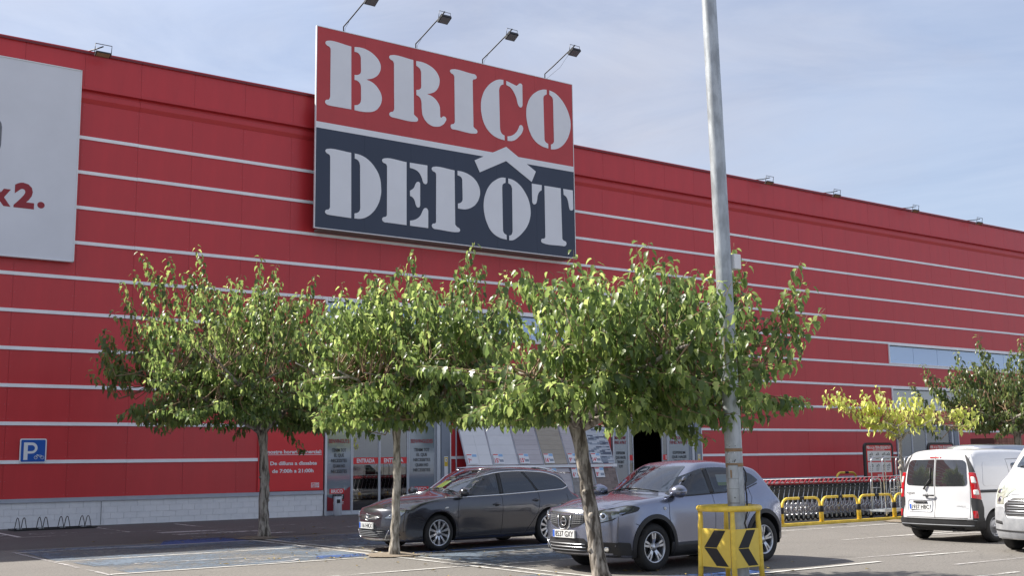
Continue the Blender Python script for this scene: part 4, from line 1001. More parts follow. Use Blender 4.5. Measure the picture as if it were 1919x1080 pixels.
# platform trolleys
def platform_trolley(label, loc, rz):
    t = thing('platform_trolley', label, 'trolley', loc, rz, 'platform trolleys')
    b = MB(); b.box((-.55, -.32, .20), (.55, .32, .25), 'galv'); b.box((-.55, -.33, .19), (.55, -.32, .27), 'bright_steel'); b.build('deck', t)
    def U(x0, x1, y, h, r=.12, lean=0.0):
        return [(x0, y, .24), (x0 - lean, y, h - r), (x0 - lean + r * .3, y, h - r * .3), (x0 - lean + r, y, h), (x1 - r, y, h), (x1 - r * .3, y, h - r * .3), (x1, y, h - r), (x1, y, .24)]
    b = MB()
    b.tube(U(-.45, .50, -.29, 1.72, .12, .06), .017, 'bright_steel', 7); b.tube(U(-.20, .75 - .25, .28, 1.72, .12), .017, 'bright_steel', 7)
    b.build('tall_hoop', t)
    b = MB(); b.tube(U(-.54, -.05, .1, 1.12, .1), .016, 'bright_steel', 7); b.tube([(-.54, .1, .86), (-.05, .1, .86)], .013, 'bright_steel', 6)
    b.tube(U(.12, .56, -.1, 1.10, .1), .016, 'bright_steel', 7); b.tube([(.12, -.1, .82), (.56, -.1, .82)], .013, 'bright_steel', 6); b.tube([(-.1, -.29, .74), (.2, -.29, .74)], .013, 'bright_steel', 6); b.tube([(-.1, -.29, .64), (.2, -.29, .64)], .013, 'bright_steel', 6)
    b.build('low_hoop', t)
    for (x, y) in ((-.42, -.25), (-.42, .25), (.42, -.25), (.42, .25)):
        w = MB(); w.lathe([(.03, -.02), (.075, -.02), (.08, -.012), (.08, .012), (.075, .02), (.03, .02)], (x + .03, y, .08), (0, 1, 0), 'rubber', 14); w.box((x - .03, y - .03, .09), (x + .03, y + .03, .19), 'bright_steel'); w.build('castor', t)
    return t
platform_trolley('tall silver platform trolley nearest the white van, in front of the nested trolleys', (28.45, 20.85, 0), R_(3))
platform_trolley('silver platform trolley half hidden by the back of the white van', (29.75, 20.95, 0), R_(-4))

# safety boards
def safety_board(label, x, y, w=1.5, z0=1.15, z1=2.18):
    t = thing('safety_board', label, 'notice board', (x, y, 0), 0, 'red safety notice boards')
    z0 = .95
    b = MB(); b.prism(rrect(-w / 2, z0, w / 2, z1, .16), -.03, .03, 'black_plastic', 'y'); fr = b.build('frame', t)
    b = MB(); b.prism(rrect(-w / 2 + .10, z0 + .08, w / 2 - .10, z1 - .08, .07), -.034, -.031, 'poster_red', 'y'); b.build('sheet', t)
    b = MB(); b.box((-w / 2 + .15, -.037, 1.60), (w / 2 - .15, -.0345, 1.92), 'print_white'); b.box((-w / 2 + .15, -.037, 1.24), (w / 2 - .15, -.0345, 1.56), 'print_white'); b.build('instruction_field', t)
    text('lettering', 'PER A LA TEVA SEGURETAT', -w / 2 + .13, w / 2 - .13, 1.985, .085, -.036, 'print_white', t, .04)
    text('lettering', 'ES OBLIGATORI', -.30, .28, 1.935, .032, -.036, 'print_white', t, .02)
    b = MB()
    for zc in (1.76, 1.40):
        for xc in (-.42, -.1, .22, .45):
            for q in range(3): b.box((xc - .09, -.0395, zc - .1 + q * .06), (xc + random.uniform(.0, .09), -.038, zc - .085 + q * .06), 'print_black')
            b.tube([(xc - .06, -.0392, zc + .04), (xc + .05, -.0392, zc + .1), (xc + .08, -.0392, zc + .02)], .008, 'print_black', 4)
    b.build('pictograms', t)
    text('lettering', 'BRICO', -.13, .13, 1.13, .05, -.036, 'print_white', t, .04); text('lettering', 'DEPOT', -.13, .13, 1.06, .05, -.036, 'print_white', t, .04)
    b = MB()
    for x_ in (-w / 2 + .12, w / 2 - .12): b.box((x_ - .03, -.025, 0), (x_ + .03, .025, z0 + .02), 'black_metal'); b.box((x_ - .04, -.25, 0), (x_ + .04, .25, .04), 'black_metal')
    b.build('stand', t)
    return t
safety_board('black framed red safety board standing behind the nested trolleys', 31.55, 23.3)
safety_board('black framed red safety board showing only its top above the white van roof', 34.95, 23.3)

# pallet of bricks behind
t = thing('brick_pallet', 'pallet of reddish bricks stacked against the wall beyond the vans', 'pallet', (49.2, 30.0, 0))
b = MB(); b.box((-.1, -.1, 0), (2.3, 1.3, .14), 'cardboard'); b.build('pallet', t)
b = MB(); b.box((0, 0, .14), (2.2, 1.2, 1.6), 'brick_dark'); b.build('core', t)
bd = None
for j in range(5):
    for k in range(10):
        q = None
        if bd is None:
            q = MB(); q.box((0, -.10, 0), (.20, .0, .17), 'brick'); q = q.build('brick', t); bd = q.data
        else: q = link('brick', bd, t)
        q.location = (.01 + k * .22, -.002 + random.uniform(-.01, .01), 1.60 + j * .18 - .0)
b = MB(); b.box((0, 0, 1.6), (2.2, 1.2, 2.50), 'brick_dark'); b.build('core', t)

# ---------------------------------------------------------------- trees
def leaf_template(lobed):
    if lobed:
        L = [(-.0, 0, 0), (0, .30, .0), (0, .60, -.04), (0, 1.0, -.16)]
        S = [(.22, .04, .05), (.34, .26, .07), (.17, .40, .03), (.27, .58, .03), (.10, .80, -.06)]
        V = L + S + [(-a, b_, c) for a, b_, c in S]
        F = []
        for o in (4, 9):
            f = [(0, o, o + 1, 1), (1, o + 1, o + 2), (1, o + 2, 2), (2, o + 2, o + 3), (2, o + 3, o + 4), (2, o + 4, 3)]
            F += f if o == 4 else [tuple(reversed(q)) for q in f]
    else:
        L = [(0, 0, 0), (0, .35, .0), (0, .70, -.05), (0, 1.0, -.15)]
        S = [(.21, .10, .06), (.27, .38, .06), (.16, .72, -.02)]
        V = L + S + [(-a, b_, c) for a, b_, c in S]
        F = []
        for o in (4, 7):
            f = [(0, o, o + 1, 1), (1, o + 1, o + 2, 2), (2, o + 2, 3)]
            F += f if o == 4 else [tuple(reversed(q)) for q in f]
    return np.array(V, float), F
TPL = [leaf_template(True), leaf_template(False)]
def single_leaf_mesh(k, matn):
    V, F = TPL[k]; me = bpy.data.meshes.new('leaf'); me.from_pydata([tuple(v) for v in V], [], F); me.materials.append(MATS[matn])
    me.polygons.foreach_set('use_smooth', [True] * len(F)); return me

def bez(p0, p1, p2, n):
    return [p0 * (1 - t) ** 2 + p1 * 2 * t * (1 - t) + p2 * t * t for t in [k / n for k in range(n + 1)]]
def make_tree(name, label, base, fork_h, r_trunk, lean, cen, R, zb, zt, n_limb, n_shoot, tips, leafm='leaf', bark='bark', leaf_size=(.10, .16), singles=300, seed=1, group=None, spacing=.05, flat=.0, shoot_len=(.7, 1.25)):
    """base: (x, y); cen: crown centre offset (dx, dy); R: crown radius; tips: shoot ends standing clear of the crown, relative to base"""
    rg = random.Random(seed)
    root = thing(name, label, 'tree', (base[0], base[1], 0), 0, group)
    F = Vector((lean[0], lean[1], fork_h))
    tb = MB(); N = 14; pts = []; rr = []
    for k in range(N + 1):
        t = k / N
        pts.append(Vector((F.x * t + math.sin(t * 5 + seed) * .02 + rg.gauss(0, .010), F.y * t + math.cos(t * 4 + seed) * .02, fork_h * t - .02)))
        rr.append(r_trunk * (1.0 - .25 * t + .45 * max(0, .12 - t) / .12 * .6 + (.22 * max(0, t - .85) / .15)) * (1 + rg.uniform(-.09, .09)))
    tb.tube(pts, rr, bark, 14); tb.build('trunk', root)
    for k in range(3):
        z = rg.uniform(.5, fork_h * .8); a = rg.uniform(0, 6.28); i = int(z / fork_h * N)
        q = MB(); c = pts[i]; q.lathe([(0, -.02), (.05, 0), (.045, .03), (.02, .05), (0, .052)], (c.x + rr[i] * .8 * math.cos(a), c.y + rr[i] * .8 * math.sin(a), c.z), (math.cos(a), math.sin(a), .1), bark, 8); q.build('knot', root)
    C = Vector((cen[0], cen[1], 0)); nodes = []
    for k in range(n_limb):
        a = 2 * math.pi * (k + rg.uniform(-.25, .25)) / n_limb
        e = C + Vector((math.cos(a), math.sin(a), 0)) * R * rg.uniform(.52, .78); e.z = zb + (zt - zb) * rg.uniform(.12, .38)
        m = F + (e - F) * .45; m.z = F.z + (e.z - F.z) * rg.uniform(.45, .9)
        P = bez(F + Vector((0, 0, -.08)), m, e, 10)
        for i in range(2, 10): P[i] = P[i] + Vector((rg.gauss(0, .03), rg.gauss(0, .03), rg.gauss(0, .025)))
        q = MB(); q.tube(P, [r_trunk * (.62 - .46 * (i / 10) ** .8) for i in range(11)], bark, 9); q.build('branch', root)
        nodes += [(P[i], r_trunk * (.62 - .46 * (i / 10) ** .8)) for i in range(3, 11)]
        for s in range(3):
            i = rg.randint(3, 8); p0 = P[i]; a2 = a + rg.choice((-1, 1)) * rg.uniform(.5, 1.3)
            e2 = p0 + Vector((math.cos(a2), math.sin(a2), rg.uniform(-.05, .7))) * R * rg.uniform(.28, .48)
            P2 = bez(p0, (p0 + e2) / 2 + Vector((0, 0, rg.uniform(-.05, .15))), e2, 6)
            q = MB(); q.tube(P2, [r_trunk * (.30 - .20 * j / 6) for j in range(7)], bark, 7); q.build('branch', root)
            nodes += [(P2[j], .03) for j in range(2, 7)]
    npos = np.array([n_[0][:] for n_ in nodes])
    tw = MB(); LV, LT = [[], []], [[], []]
    mats_ = [[], []]
    def shoot(tip, d0, L, dens=1.0, big=1.0):
        start = tip - d0 * L
        bend = Vector((rg.gauss(0, .08), rg.gauss(0, .08), rg.gauss(0, .04))) * L
        P = bez(start, (start + tip) / 2 + bend, tip, 6)
        tw.tube(P, [.009 - .0055 * j / 6 for j in range(7)], 'twig', 4, cap=False)
        i = int(np.argmin(((npos - np.array(start[:])) ** 2).sum(1))); q = Vector(npos[i])
        if (q - start).length > .05: tw.tube([q, (q + start) / 2 + Vector((rg.gauss(0, .05), rg.gauss(0, .05), -.04)), start], [.014, .011, .009], 'twig', 4, cap=False)
        n = max(4, int(L / spacing * dens)); side = rg.uniform(0, 6.28)
        for k in range(n):
            t = .10 + .90 * (k + rg.uniform(0, .8)) / n
            t = min(t, 1); f = t * 6; j = min(5, int(f)); p = P[j].lerp(P[j + 1], f - j)
            ax = (P[j + 1] - P[j]).normalized()
            side += 2.4 + rg.gauss(0, .3)
            perp = ax.orthogonal().normalized(); perp = Matrix.Rotation(side, 3, ax) @ perp
            out = (perp + ax * .25).normalized()
            pet = p + out * rg.uniform(.03, .07) + Vector((0, 0, -.01))
            s_ = rg.uniform(*leaf_size) * big * (.55 + .45 * min(1, (1.12 - t) * 3))
            droop = rg.uniform(.7, 3.0) * (1.0 if t < .92 else .35)
            dr = (out + Vector((0, 0, -droop))).normalized()
            nrm = (Vector((0, 0, 1)) + out * rg.uniform(.5, 1.6) + Vector((rg.gauss(0, .4), rg.gauss(0, .4), 0)))
            zc = (nrm - dr * nrm.dot(dr)).normalized(); xc = dr.cross(zc).normalized()
            xs = rg.uniform(.85, 1.15); zs = rg.uniform(.4, 3.0)
            kind = 0 if rg.random() < .55 else 1
            mats_[kind].append((pet[:], (xc * s_ * xs)[:], (dr * s_)[:], (zc * s_ * zs)[:], rg.random() * .75 + (.25 if t > .85 else 0) * rg.random()))
    for (tx, ty, tz) in tips:
        tip = Vector((tx, ty, tz)); inw = Vector((C.x, C.y, zb + (zt - zb) * .25)) - tip
        up_ = Vector((0, 0, 1)) if tz > zb + (zt - zb) * .45 else Vector((0, 0, .1))
        d0 = (-inw.normalized() * .8 + up_ * .7).normalized()
        L = rg.uniform(1.1, 1.6) * (R / 2.4)
        shoot(tip, d0, L, 1.05)
        for s in range(3):
            o = Vector((rg.gauss(0, .18), rg.gauss(0, .16), -rg.uniform(.25, .75) * R / 2.4 * (1 if tz > zb + (zt - zb) * .4 else -.15))); shoot(tip + o, (d0 + Vector((rg.gauss(0, .2), rg.gauss(0, .2), 0))).normalized(), L * .7)
    for k in range(n_shoot):
        a = rg.uniform(0, 2 * math.pi); r = R * math.sqrt(rg.uniform(.02, 1.0)) * rg.uniform(.85, 1.04)
        top = zb + (zt - zb) * (1.0 - .30 * (r / R) ** 3)
        bot = zb + (zt - zb) * (.04 + .16 * rg.random() * (r / R))
        u = rg.random() ** .8
        z = bot + (top - bot) * u + rg.gauss(0, .06)
        if k % 4 == 0: u = 0.0; z = zb + rg.uniform(-.12, .40)
        tip = C + Vector((math.cos(a) * r, math.sin(a) * r, z)); tip.z = z
        if mnoise.noise((tip + Vector((seed * 3.1, 0, 0))) * .95) < -.20 and k % 4: continue
        rad = Vector((math.cos(a), math.sin(a), 0)) * (r / R)
        d0 = (rad * rg.uniform(.6, 1.3) + Vector((0, 0, -.25 + 1.25 * u - flat)) + Vector((rg.gauss(0, .22), rg.gauss(0, .22), rg.gauss(0, .15)))).normalized()
        shoot(tip, d0, rg.uniform(*shoot_len))
    tag(tw.build('twigs', root, fix=False), kind='stuff')
    # leaves: the ones that show largest singly, the others as one crown
    allm = []
    for kind in (0, 1):
        for q in mats_[kind]: allm.append((kind, q))
    camdir = Vector((-base[0], -base[1], 0)).normalized()
    order = sorted(range(len(allm)), key=lambda i: -(Vector(allm[i][1][0]).dot(camdir) + rg.uniform(0, .9)))
    chosen = set(order[:singles * 3:3])
    sm = [single_leaf_mesh(0, leafm + '_single'), single_leaf_mesh(1, leafm + '_single')] if singles else None
    VV = []; FF = []; TT = []; off = 0
    for i, (kind, (p, x_, y_, z_, tint)) in enumerate(allm):
        if i in chosen:
            o = link('leaf', sm[kind], root)
            o.matrix_local = Matrix(((x_[0], y_[0], z_[0], p[0]), (x_[1], y_[1], z_[1], p[1]), (x_[2], y_[2], z_[2], p[2]), (0, 0, 0, 1)))
            continue
        V, F_ = TPL[kind]
        W = V @ np.array([x_, y_, z_]) + np.array(p)
        VV.append(W); FF += [tuple(a + off for a in f) for f in F_]; off += len(V); TT.append(np.full(len(V), tint))
    VV = np.concatenate(VV); TT = np.concatenate(TT)
    me = bpy.data.meshes.new('crown'); me.from_pydata(VV.tolist(), [], FF); me.materials.append(MATS[leafm])
    at = me.attributes.new('tint', 'FLOAT', 'POINT'); at.data.foreach_set('value', TT.astype(np.float32))
    me.polygons.foreach_set('use_smooth', [True] * len(FF)); me.update()
    tag(link('crown', me, root), kind='stuff')
    print(name, 'leaves', len(allm))
    return root
def rel(base, pts): return [(x - base[0], y - base[1], z) for x, y, z in pts]
TG = 'broad leaved trees with whippy upright shoots along the parking bays'
B1 = (11.73, 26.04)
make_tree('mulberry_tree', 'darkest and widest of the three near trees, standing by the opening hours poster', B1, 2.55, .135, (-.10, .05), (-.50, .38), 3.0, 2.75, 6.25, 7, 640,
          rel(B1, [(8.39, 28.49, 4.88), (8.58, 28.35, 5.53), (8.83, 28.16, 5.79), (9.13, 27.94, 6.98), (9.7, 27.53, 6.84), (10.24, 27.13, 7.1), (11.52, 26.19, 6.81), (11.87, 25.94, 6.61), (12.61, 25.39, 6.33), (9.64, 27.57, 3.15), (10.11, 27.22, 2.95), (13.2, 25.0, 4.8), (8.7, 28.2, 4.0), (12.0, 24.6, 3.2)]), seed=11, leaf_size=(.12, .19))
B2 = (11.3, 19.22)
make_tree('mulberry_tree', 'middle of the three near trees, thin straight trunk in front of the dark estate car', B2, 2.50, .088, (.02, .02), (.35, -.15), 2.35, 2.6, 5.35, 6, 520,
          rel(B2, [(10.43, 19.84, 5.22), (10.85, 19.53, 5.45), (11.56, 19.01, 5.86), (12.27, 18.49, 5.55), (12.52, 18.3, 6.0), (13.04, 17.93, 5.44), (10.27, 19.96, 4.49), (10.03, 20.13, 3.2), (10.94, 19.2, 2.55), (13.0, 17.96, 2.95), (11.7, 18.6, 2.6)]), seed=5, bark='bark_pale', leaf_size=(.12, .19))
B3 = (11.05, 12.95)
make_tree('mulberry_tree', 'nearest tree with a thick leaning trunk in front of the lilac grey car', B3, 2.28, .125, (-.10, .42), (.25, -.14), 2.38, 2.36, 4.75, 7, 540,
          rel(B3, [(10.41, 13.67, 4.33), (10.91, 13.3, 4.9), (11.69, 12.73, 5.04), (11.82, 12.63, 5.0), (12.11, 12.42, 4.75), (12.87, 11.87, 4.98), (13.02, 11.76, 4.69), (13.67, 11.28, 4.68), (13.78, 11.2, 4.35), (13.5, 11.42, 3.07), (13.72, 11.28, 2.52), (12.99, 11.78, 2.25), (12.41, 12.2, 1.98), (11.97, 12.52, 2.15), (9.75, 14.15, 2.45), (9.44, 14.38, 3.06), (12.63, 12.05, 4.62)]), seed=23, leaf_size=(.115, .185))
B4 = (27.0, 19.2)
make_tree('young_tree', 'small yellow leaved young tree with a thin trunk beside the white van', B4, 2.25, .05, (.05, .05), (.1, 0), 1.25, 2.4, 3.5, 5, 32,
          rel(B4, [(25.46, 20.33, 3.60), (25.7, 20.2, 3.66), (26.2, 19.8, 3.55), (26.52, 19.55, 3.70), (25.92, 19.99, 3.35), (26.29, 19.72, 2.62), (26.1, 19.8, 2.75), (26.79, 19.35, 2.25), (28.71, 17.95, 3.09), (28.4, 18.2, 3.2), (27.85, 18.58, 3.39), (27.63, 18.73, 2.75)]), leafm='leaf_yellow', bark='bark_pale', seed=3, singles=150, leaf_size=(.12, .19), shoot_len=(.5, .8), spacing=.06, flat=.3)
B5 = (33.9, 19.9)
make_tree('mulberry_tree', 'dark green tree rising behind the white vans at the right edge', B5, 2.4, .12, (0, 0), (.1, 0), 2.5, 2.55, 4.8, 7, 400,
          rel(B5, [(31.4, 21.4, 4.6), (30.9, 21.5, 4.0), (32.3, 20.8, 5.0), (33.0, 20.4, 5.5), (30.9, 21.3, 3.6), (31.8, 21, 2.9), (34.2, 19.7, 5.4)]), leafm='leaf_dark', seed=31, singles=0, leaf_size=(.12, .19))
# ---------------------------------------------------------------- cars
def smooth_interp(pts, x):
    """monotone cubic through the points"""
    xs = [p[0] for p in pts]; ys = [p[1] for p in pts]; n = len(pts)
    if x <= xs[0]: return ys[0]
    if x >= xs[-1]: return ys[-1]
    d = [(ys[i + 1] - ys[i]) / (xs[i + 1] - xs[i]) for i in range(n - 1)]
    m = [d[0]] + [0 if d[i - 1] * d[i] <= 0 else 2 * d[i - 1] * d[i] / (d[i - 1] + d[i]) for i in range(1, n - 1)] + [d[-1]]
    i = 0
    while x > xs[i + 1]: i += 1
    h = xs[i + 1] - xs[i]; t = (x - xs[i]) / h
    return ys[i] * (2 * t ** 3 - 3 * t * t + 1) + h * m[i] * (t ** 3 - 2 * t * t + t) + ys[i + 1] * (-2 * t ** 3 + 3 * t * t) + h * m[i + 1] * (t ** 3 - t * t)

def inside(poly, p):
    c = False; n = len(poly); x, y = p
    for i in range(n):
        (x1, y1), (x2, y2) = poly[i], poly[(i + 1) % n]
        if (y1 > y) != (y2 > y) and x < (x2 - x1) * (y - y1) / (y2 - y1) + x1: c = not c
    return c
def edge_dist(poly, p):
    P = Vector(p).to_2d() if len(p) > 2 else Vector(p); d = 1e9; n = len(poly)
    for i in range(n):
        a = Vector(poly[i]); b = Vector(poly[(i + 1) % n]); ab = b - a
        t = max(0, min(1, (P - a).dot(ab) / max(ab.length_squared, 1e-9))); d = min(d, (P - a - ab * t).length)
    return d
def fillet(poly, r, n=4):
    """round the corners; poly items (x, z) or (x, z, own radius)"""
    out = []; N = len(poly)
    for i in range(N):
        p = Vector(poly[i][:2]); a = Vector(poly[i - 1][:2]); b = Vector(poly[(i + 1) % N][:2])
        rr = poly[i][2] if len(poly[i]) > 2 else r
        da, db = (a - p), (b - p); t = min(rr, da.length * .45, db.length * .45)
        if t < .002: out.append(tuple(p)); continue
        s, e = p + da.normalized() * t, p + db.normalized() * t
        for k in range(n + 1):
            u = k / n; out.append(tuple(s * (1 - u) ** 2 + p * 2 * u * (1 - u) + e * u * u))
    return out

class Car:
    def __init__(s, name, label, cat, sp, loc, rotz, paint, group='vehicles parked in front of the shop'):
        s.sp = sp; s.L = sp['L']; s.W = sp['W'] / 2; s.paint = paint
        s.root = thing(name, label, cat, loc, rotz, group)
        s.body()
    def hw(s, x, z):
        return s.W * smooth_interp(s.sp['side'], z) * smooth_interp(s.sp['plan'], x / s.L)
    def pos(s, u, v, w):
        sp = s.sp; L = s.L; x0 = u * L
        cs = sp.get('cs', .22); sg_ = math.cos(math.pi * min(1, max(0, u)))
        xe = x0 - cs * v * v * (1 if sg_ > 0 else -1) * min(1, abs(sg_) * 2.5)
        zt = smooth_interp(sp['top'], max(0, min(L, xe)))
        zt -= sp.get('crown', .03) * v * v
        zb = smooth_interp(sp['bot'], x0)
        z = zb + (zt - zb) * w
        ff = max(0, 1 - u / .16) ** 2; fr = max(0, 1 - (1 - u) / .14) ** 2
        x = x0 + smooth_interp(sp['front'], z) * ff - smooth_interp(sp['rear'], z) * fr
        x += sp.get('bowf', .26) * abs(v) ** 2.6 * ff - sp.get('bowr', .14) * abs(v) ** 3 * fr
        h = s.hw(x0, z)
        for wx in sp['axles']:
            d = math.hypot(x0 - wx, z - sp['wr']); h += sp.get('flare', .02) * math.exp(-((d - sp['wr'] - .07) / .10) ** 2) * (1 if z > .25 else .5)
        return (x, v * h, z)
    def body(s):
        NU, NV, NW = 110, 26, 24
        def vmap(j): t = -1 + 2 * j / NV; return math.copysign(1 - (1 - abs(t)) ** 1.15, t)
        idx = {}; V = []
        def vid(i, j, k):
            q = (i, j, k)
            if q not in idx: idx[q] = len(V); V.append(s.pos(i / NU, vmap(j), k / NW))
            return idx[q]
        F = []
        for i in range(NU):
            for j in range(NV):
                F.append((vid(i, j, NW), vid(i + 1, j, NW), vid(i + 1, j + 1, NW), vid(i, j + 1, NW)))
                F.append((vid(i, j, 0), vid(i, j + 1, 0), vid(i + 1, j + 1, 0), vid(i + 1, j, 0)))
            for k in range(NW):
                F.append((vid(i, 0, k), vid(i + 1, 0, k), vid(i + 1, 0, k + 1), vid(i, 0, k + 1)))
                F.append((vid(i, NV, k), vid(i, NV, k + 1), vid(i + 1, NV, k + 1), vid(i + 1, NV, k)))
        for j in range(NV):
            for k in range(NW):
                F.append((vid(0, j, k), vid(0, j, k + 1), vid(0, j + 1, k + 1), vid(0, j + 1, k)))
                F.append((vid(NU, j, k), vid(NU, j + 1, k), vid(NU, j + 1, k + 1), vid(NU, j, k + 1)))
        me = bpy.data.meshes.new('body'); me.from_pydata(V, [], F)
        bm = bmesh.new(); bm.from_mesh(me); bmesh.ops.recalc_face_normals(bm, faces=bm.faces)
        for k in range(s.sp.get('smooth', 4)): bmesh.ops.smooth_vert(bm, verts=bm.verts, factor=.5, use_axis_x=True, use_axis_y=True, use_axis_z=True)
        s.bvh = BVHTree.FromBMesh(bm)
        bm.to_mesh(me); bm.free()
        for m_ in (s.paint, 'black_plastic'): me.materials.append(MATS[m_])
        o = link('body', me, s.root)
        # wheel arches
        c = MB(); c.mi(s.paint); c.mi('black_plastic'); sp = s.sp
        for wx in sp['axles']:
            for sd in (-1, 1):
                c.lathe([(0, 0), (sp['wr'] + sp.get('gap', .055), 0), (sp['wr'] + sp.get('gap', .055), .36), (0, .36)], (wx, sd * (s.W - .27) if sd > 0 else -(s.W - .27), sp['wr'] + .01), (0, sd, 0), 'black_plastic', 40, False)
        co = c.build('cutter', None)
        co.parent = s.root
        bpy.context.view_layer.update()
        md = o.modifiers.new('b', 'BOOLEAN'); md.operation = 'DIFFERENCE'; md.object = co; md.solver = 'EXACT'
        me2 = bpy.data.meshes.new_from_object(o.evaluated_get(bpy.context.evaluated_depsgraph_get()))
        o.modifiers.clear(); bpy.data.objects.remove(co)
        bm = bmesh.new(); bm.from_mesh(me2)
        # openings behind the glass
        kill = []
        for f in bm.faces:
            p = f.calc_center_median(); nn = f.normal
            for (mode, poly, marg) in s.sp['holes']:
                if mode == 'side' and abs(nn.y) > .35 and abs(p.y) > s.W * .4 and inside(poly, (p.x, p.z)) and edge_dist(poly, (p.x, p.z)) > marg: kill.append(f); break
                if mode == 'top' and nn.z > .2 and abs(nn.y) < .9 and inside(poly, (p.x, p.y)) and edge_dist(poly, (p.x, p.y)) > marg: kill.append(f); break
                if mode == 'rear' and nn.x > .3 and p.x > s.L * .8 and inside(poly, (p.y, p.z)) and edge_dist(poly, (p.y, p.z)) > marg: kill.append(f); break
        bmesh.ops.delete(bm, geom=kill, context='FACES')
        bm.to_mesh(me2); bm.free()
        me2.polygons.foreach_set('use_smooth', [True] * len(me2.polygons))
        try: me2.set_sharp_from_angle(angle=R_(50))
        except Exception: pass
        o.data = me2; s.o = o
    # -- projection on the body
    def proj(s, mode, a, b, sd=-1, off=0.0):
        """side: (x, z); front/rear: (y, z); top: (x, y)"""
        if mode == 'side': o_, d = Vector((a, sd * 3, b)), Vector((0, -sd, 0))
        elif mode == 'front': o_, d = Vector((-2, a, b)), Vector((1, 0, 0))
        elif mode == 'rear': o_, d = Vector((s.L + 2, a, b)), Vector((-1, 0, 0))
        elif mode == 'corner':      # a: angle in radians from the rear axis, towards the side sd
            d = Vector((-math.cos(a), -sd * math.sin(a), 0)); o_ = Vector((s.L - .51, 0, b)) - d * 3
        else: o_, d = Vector((a, b, 5)), Vector((0, 0, -1))
        loc, n, i, ds = s.bvh.ray_cast(o_, d)
        if loc is None:
            if mode == 'side': q = Vector((a, sd * s.W * .8, b))
            elif mode == 'front': q = Vector((.2, a, b))
            elif mode == 'rear': q = Vector((s.L - .2, a, b))
            elif mode == 'corner': q = o_ + d * 2.2
            else: q = Vector((a, b, 1.2))
            loc, n, i, ds = s.bvh.find_nearest(q)
        if n.dot(d) > 0: n = -n
        return loc + n * off, n
    def patch(s, name, poly, mode, m, off=.006, sd=-1, step=.06, parent=None, depth=.02, build=True, mb=None):
        bm = bmesh.new(); vs_ = [bm.verts.new((p[0], p[1], 0)) for p in poly]; bm.faces.new(vs_)
        xs = [p[0] for p in poly]; ys = [p[1] for p in poly]
        for ax, lo, hi in ((0, min(xs), max(xs)), (1, min(ys), max(ys))):
            n = int((hi - lo) / step)
            for k in range(1, n + 1):
                co = [0, 0, 0]; no = [0, 0, 0]; co[ax] = lo + (hi - lo) * k / (n + 1); no[ax] = 1
                bmesh.ops.bisect_plane(bm, geom=bm.verts[:] + bm.edges[:] + bm.faces[:], plane_co=co, plane_no=no)
        bmesh.ops.remove_doubles(bm, verts=bm.verts, dist=.0005)
        bm.verts.index_update(); bm.edges.ensure_lookup_table()
        V = []; N = []
        for v in bm.verts:
            l_, n_ = s.proj(mode, v.co.x, v.co.y, sd, off); V.append(l_); N.append(n_)
        F = [[v.index for v in f.verts] for f in bm.faces]
        be = [(e.verts[0].index, e.verts[1].index) for e in bm.edges if e.is_boundary]
        bm.free(); base = len(V); mp_ = {}
        for a, b_ in be:
            for q in (a, b_):
                if q not in mp_: mp_[q] = len(V); V.append(V[q] - N[q] * depth)
            F.append([a, b_, mp_[b_], mp_[a]])
        t = mb or MB(); t.add(V, F, m, True)
        if mb or not build: return None
        o = t.build(name, parent or s.root)
        try: o.data.set_sharp_from_angle(angle=R_(40))
        except Exception: pass
        return o
    def ribbon(s, mb, line, w, mode, m, off=.003, sd=-1, closed=False, step=.05):
        P = [Vector(p[:2]) for p in line]
        if closed: P.append(P[0])
        Q = []
        for a, b_ in zip(P[:-1], P[1:]):
            n = max(1, int((b_ - a).length / step))
            for k in range(n): Q.append(a.lerp(b_, k / n))
        if not closed: Q.append(P[-1])
        n = len(Q); V = []
        for i in range(n):
            t = (Q[(i + 1) % n] - Q[i - 1]) if closed else (Q[min(i + 1, n - 1)] - Q[max(i - 1, 0)])
            t.normalize(); nn = Vector((-t.y, t.x)) * w / 2
            for q in (Q[i] - nn, Q[i] + nn): V.append(s.proj(mode, q.x, q.y, sd, off)[0])
        F = [(2 * i, 2 * ((i + 1) % n), 2 * ((i + 1) % n) + 1, 2 * i + 1) for i in range(n if closed else n - 1)]
        mb.add(V, F, m, True)
    def trim(s, mb, line, r, mode, m, off=.006, sd=-1, closed=False, step=.06, n_=6):
        P = [Vector(p[:2]) for p in line]
        if closed: P.append(P[0])
        Q = []
        for a, b_ in zip(P[:-1], P[1:]):
            n = max(1, int((b_ - a).length / step))
            for k in range(n): Q.append(a.lerp(b_, k / n))
        if not closed: Q.append(P[-1])
        mb.tube([s.proj(mode, q.x, q.y, sd, off)[0] for q in Q], r, m, n_, closed=closed)
    def window(s, name, poly, mode, glass, sd=-1, frit=.05, trim=None):
        o = s.patch(name, poly, mode, glass, .007, sd, .09, depth=.006)
        b = MB(); ins = shrink(poly, frit / 2); s.ribbon(b, ins, frit, mode, 'black_plastic', .0035, sd, True); b.build('seal', o)
        if trim:
            b = MB(); s.trim(b, poly, trim[1], mode, trim[0], .008, sd, True); b.build('trim', s.root)
        return o
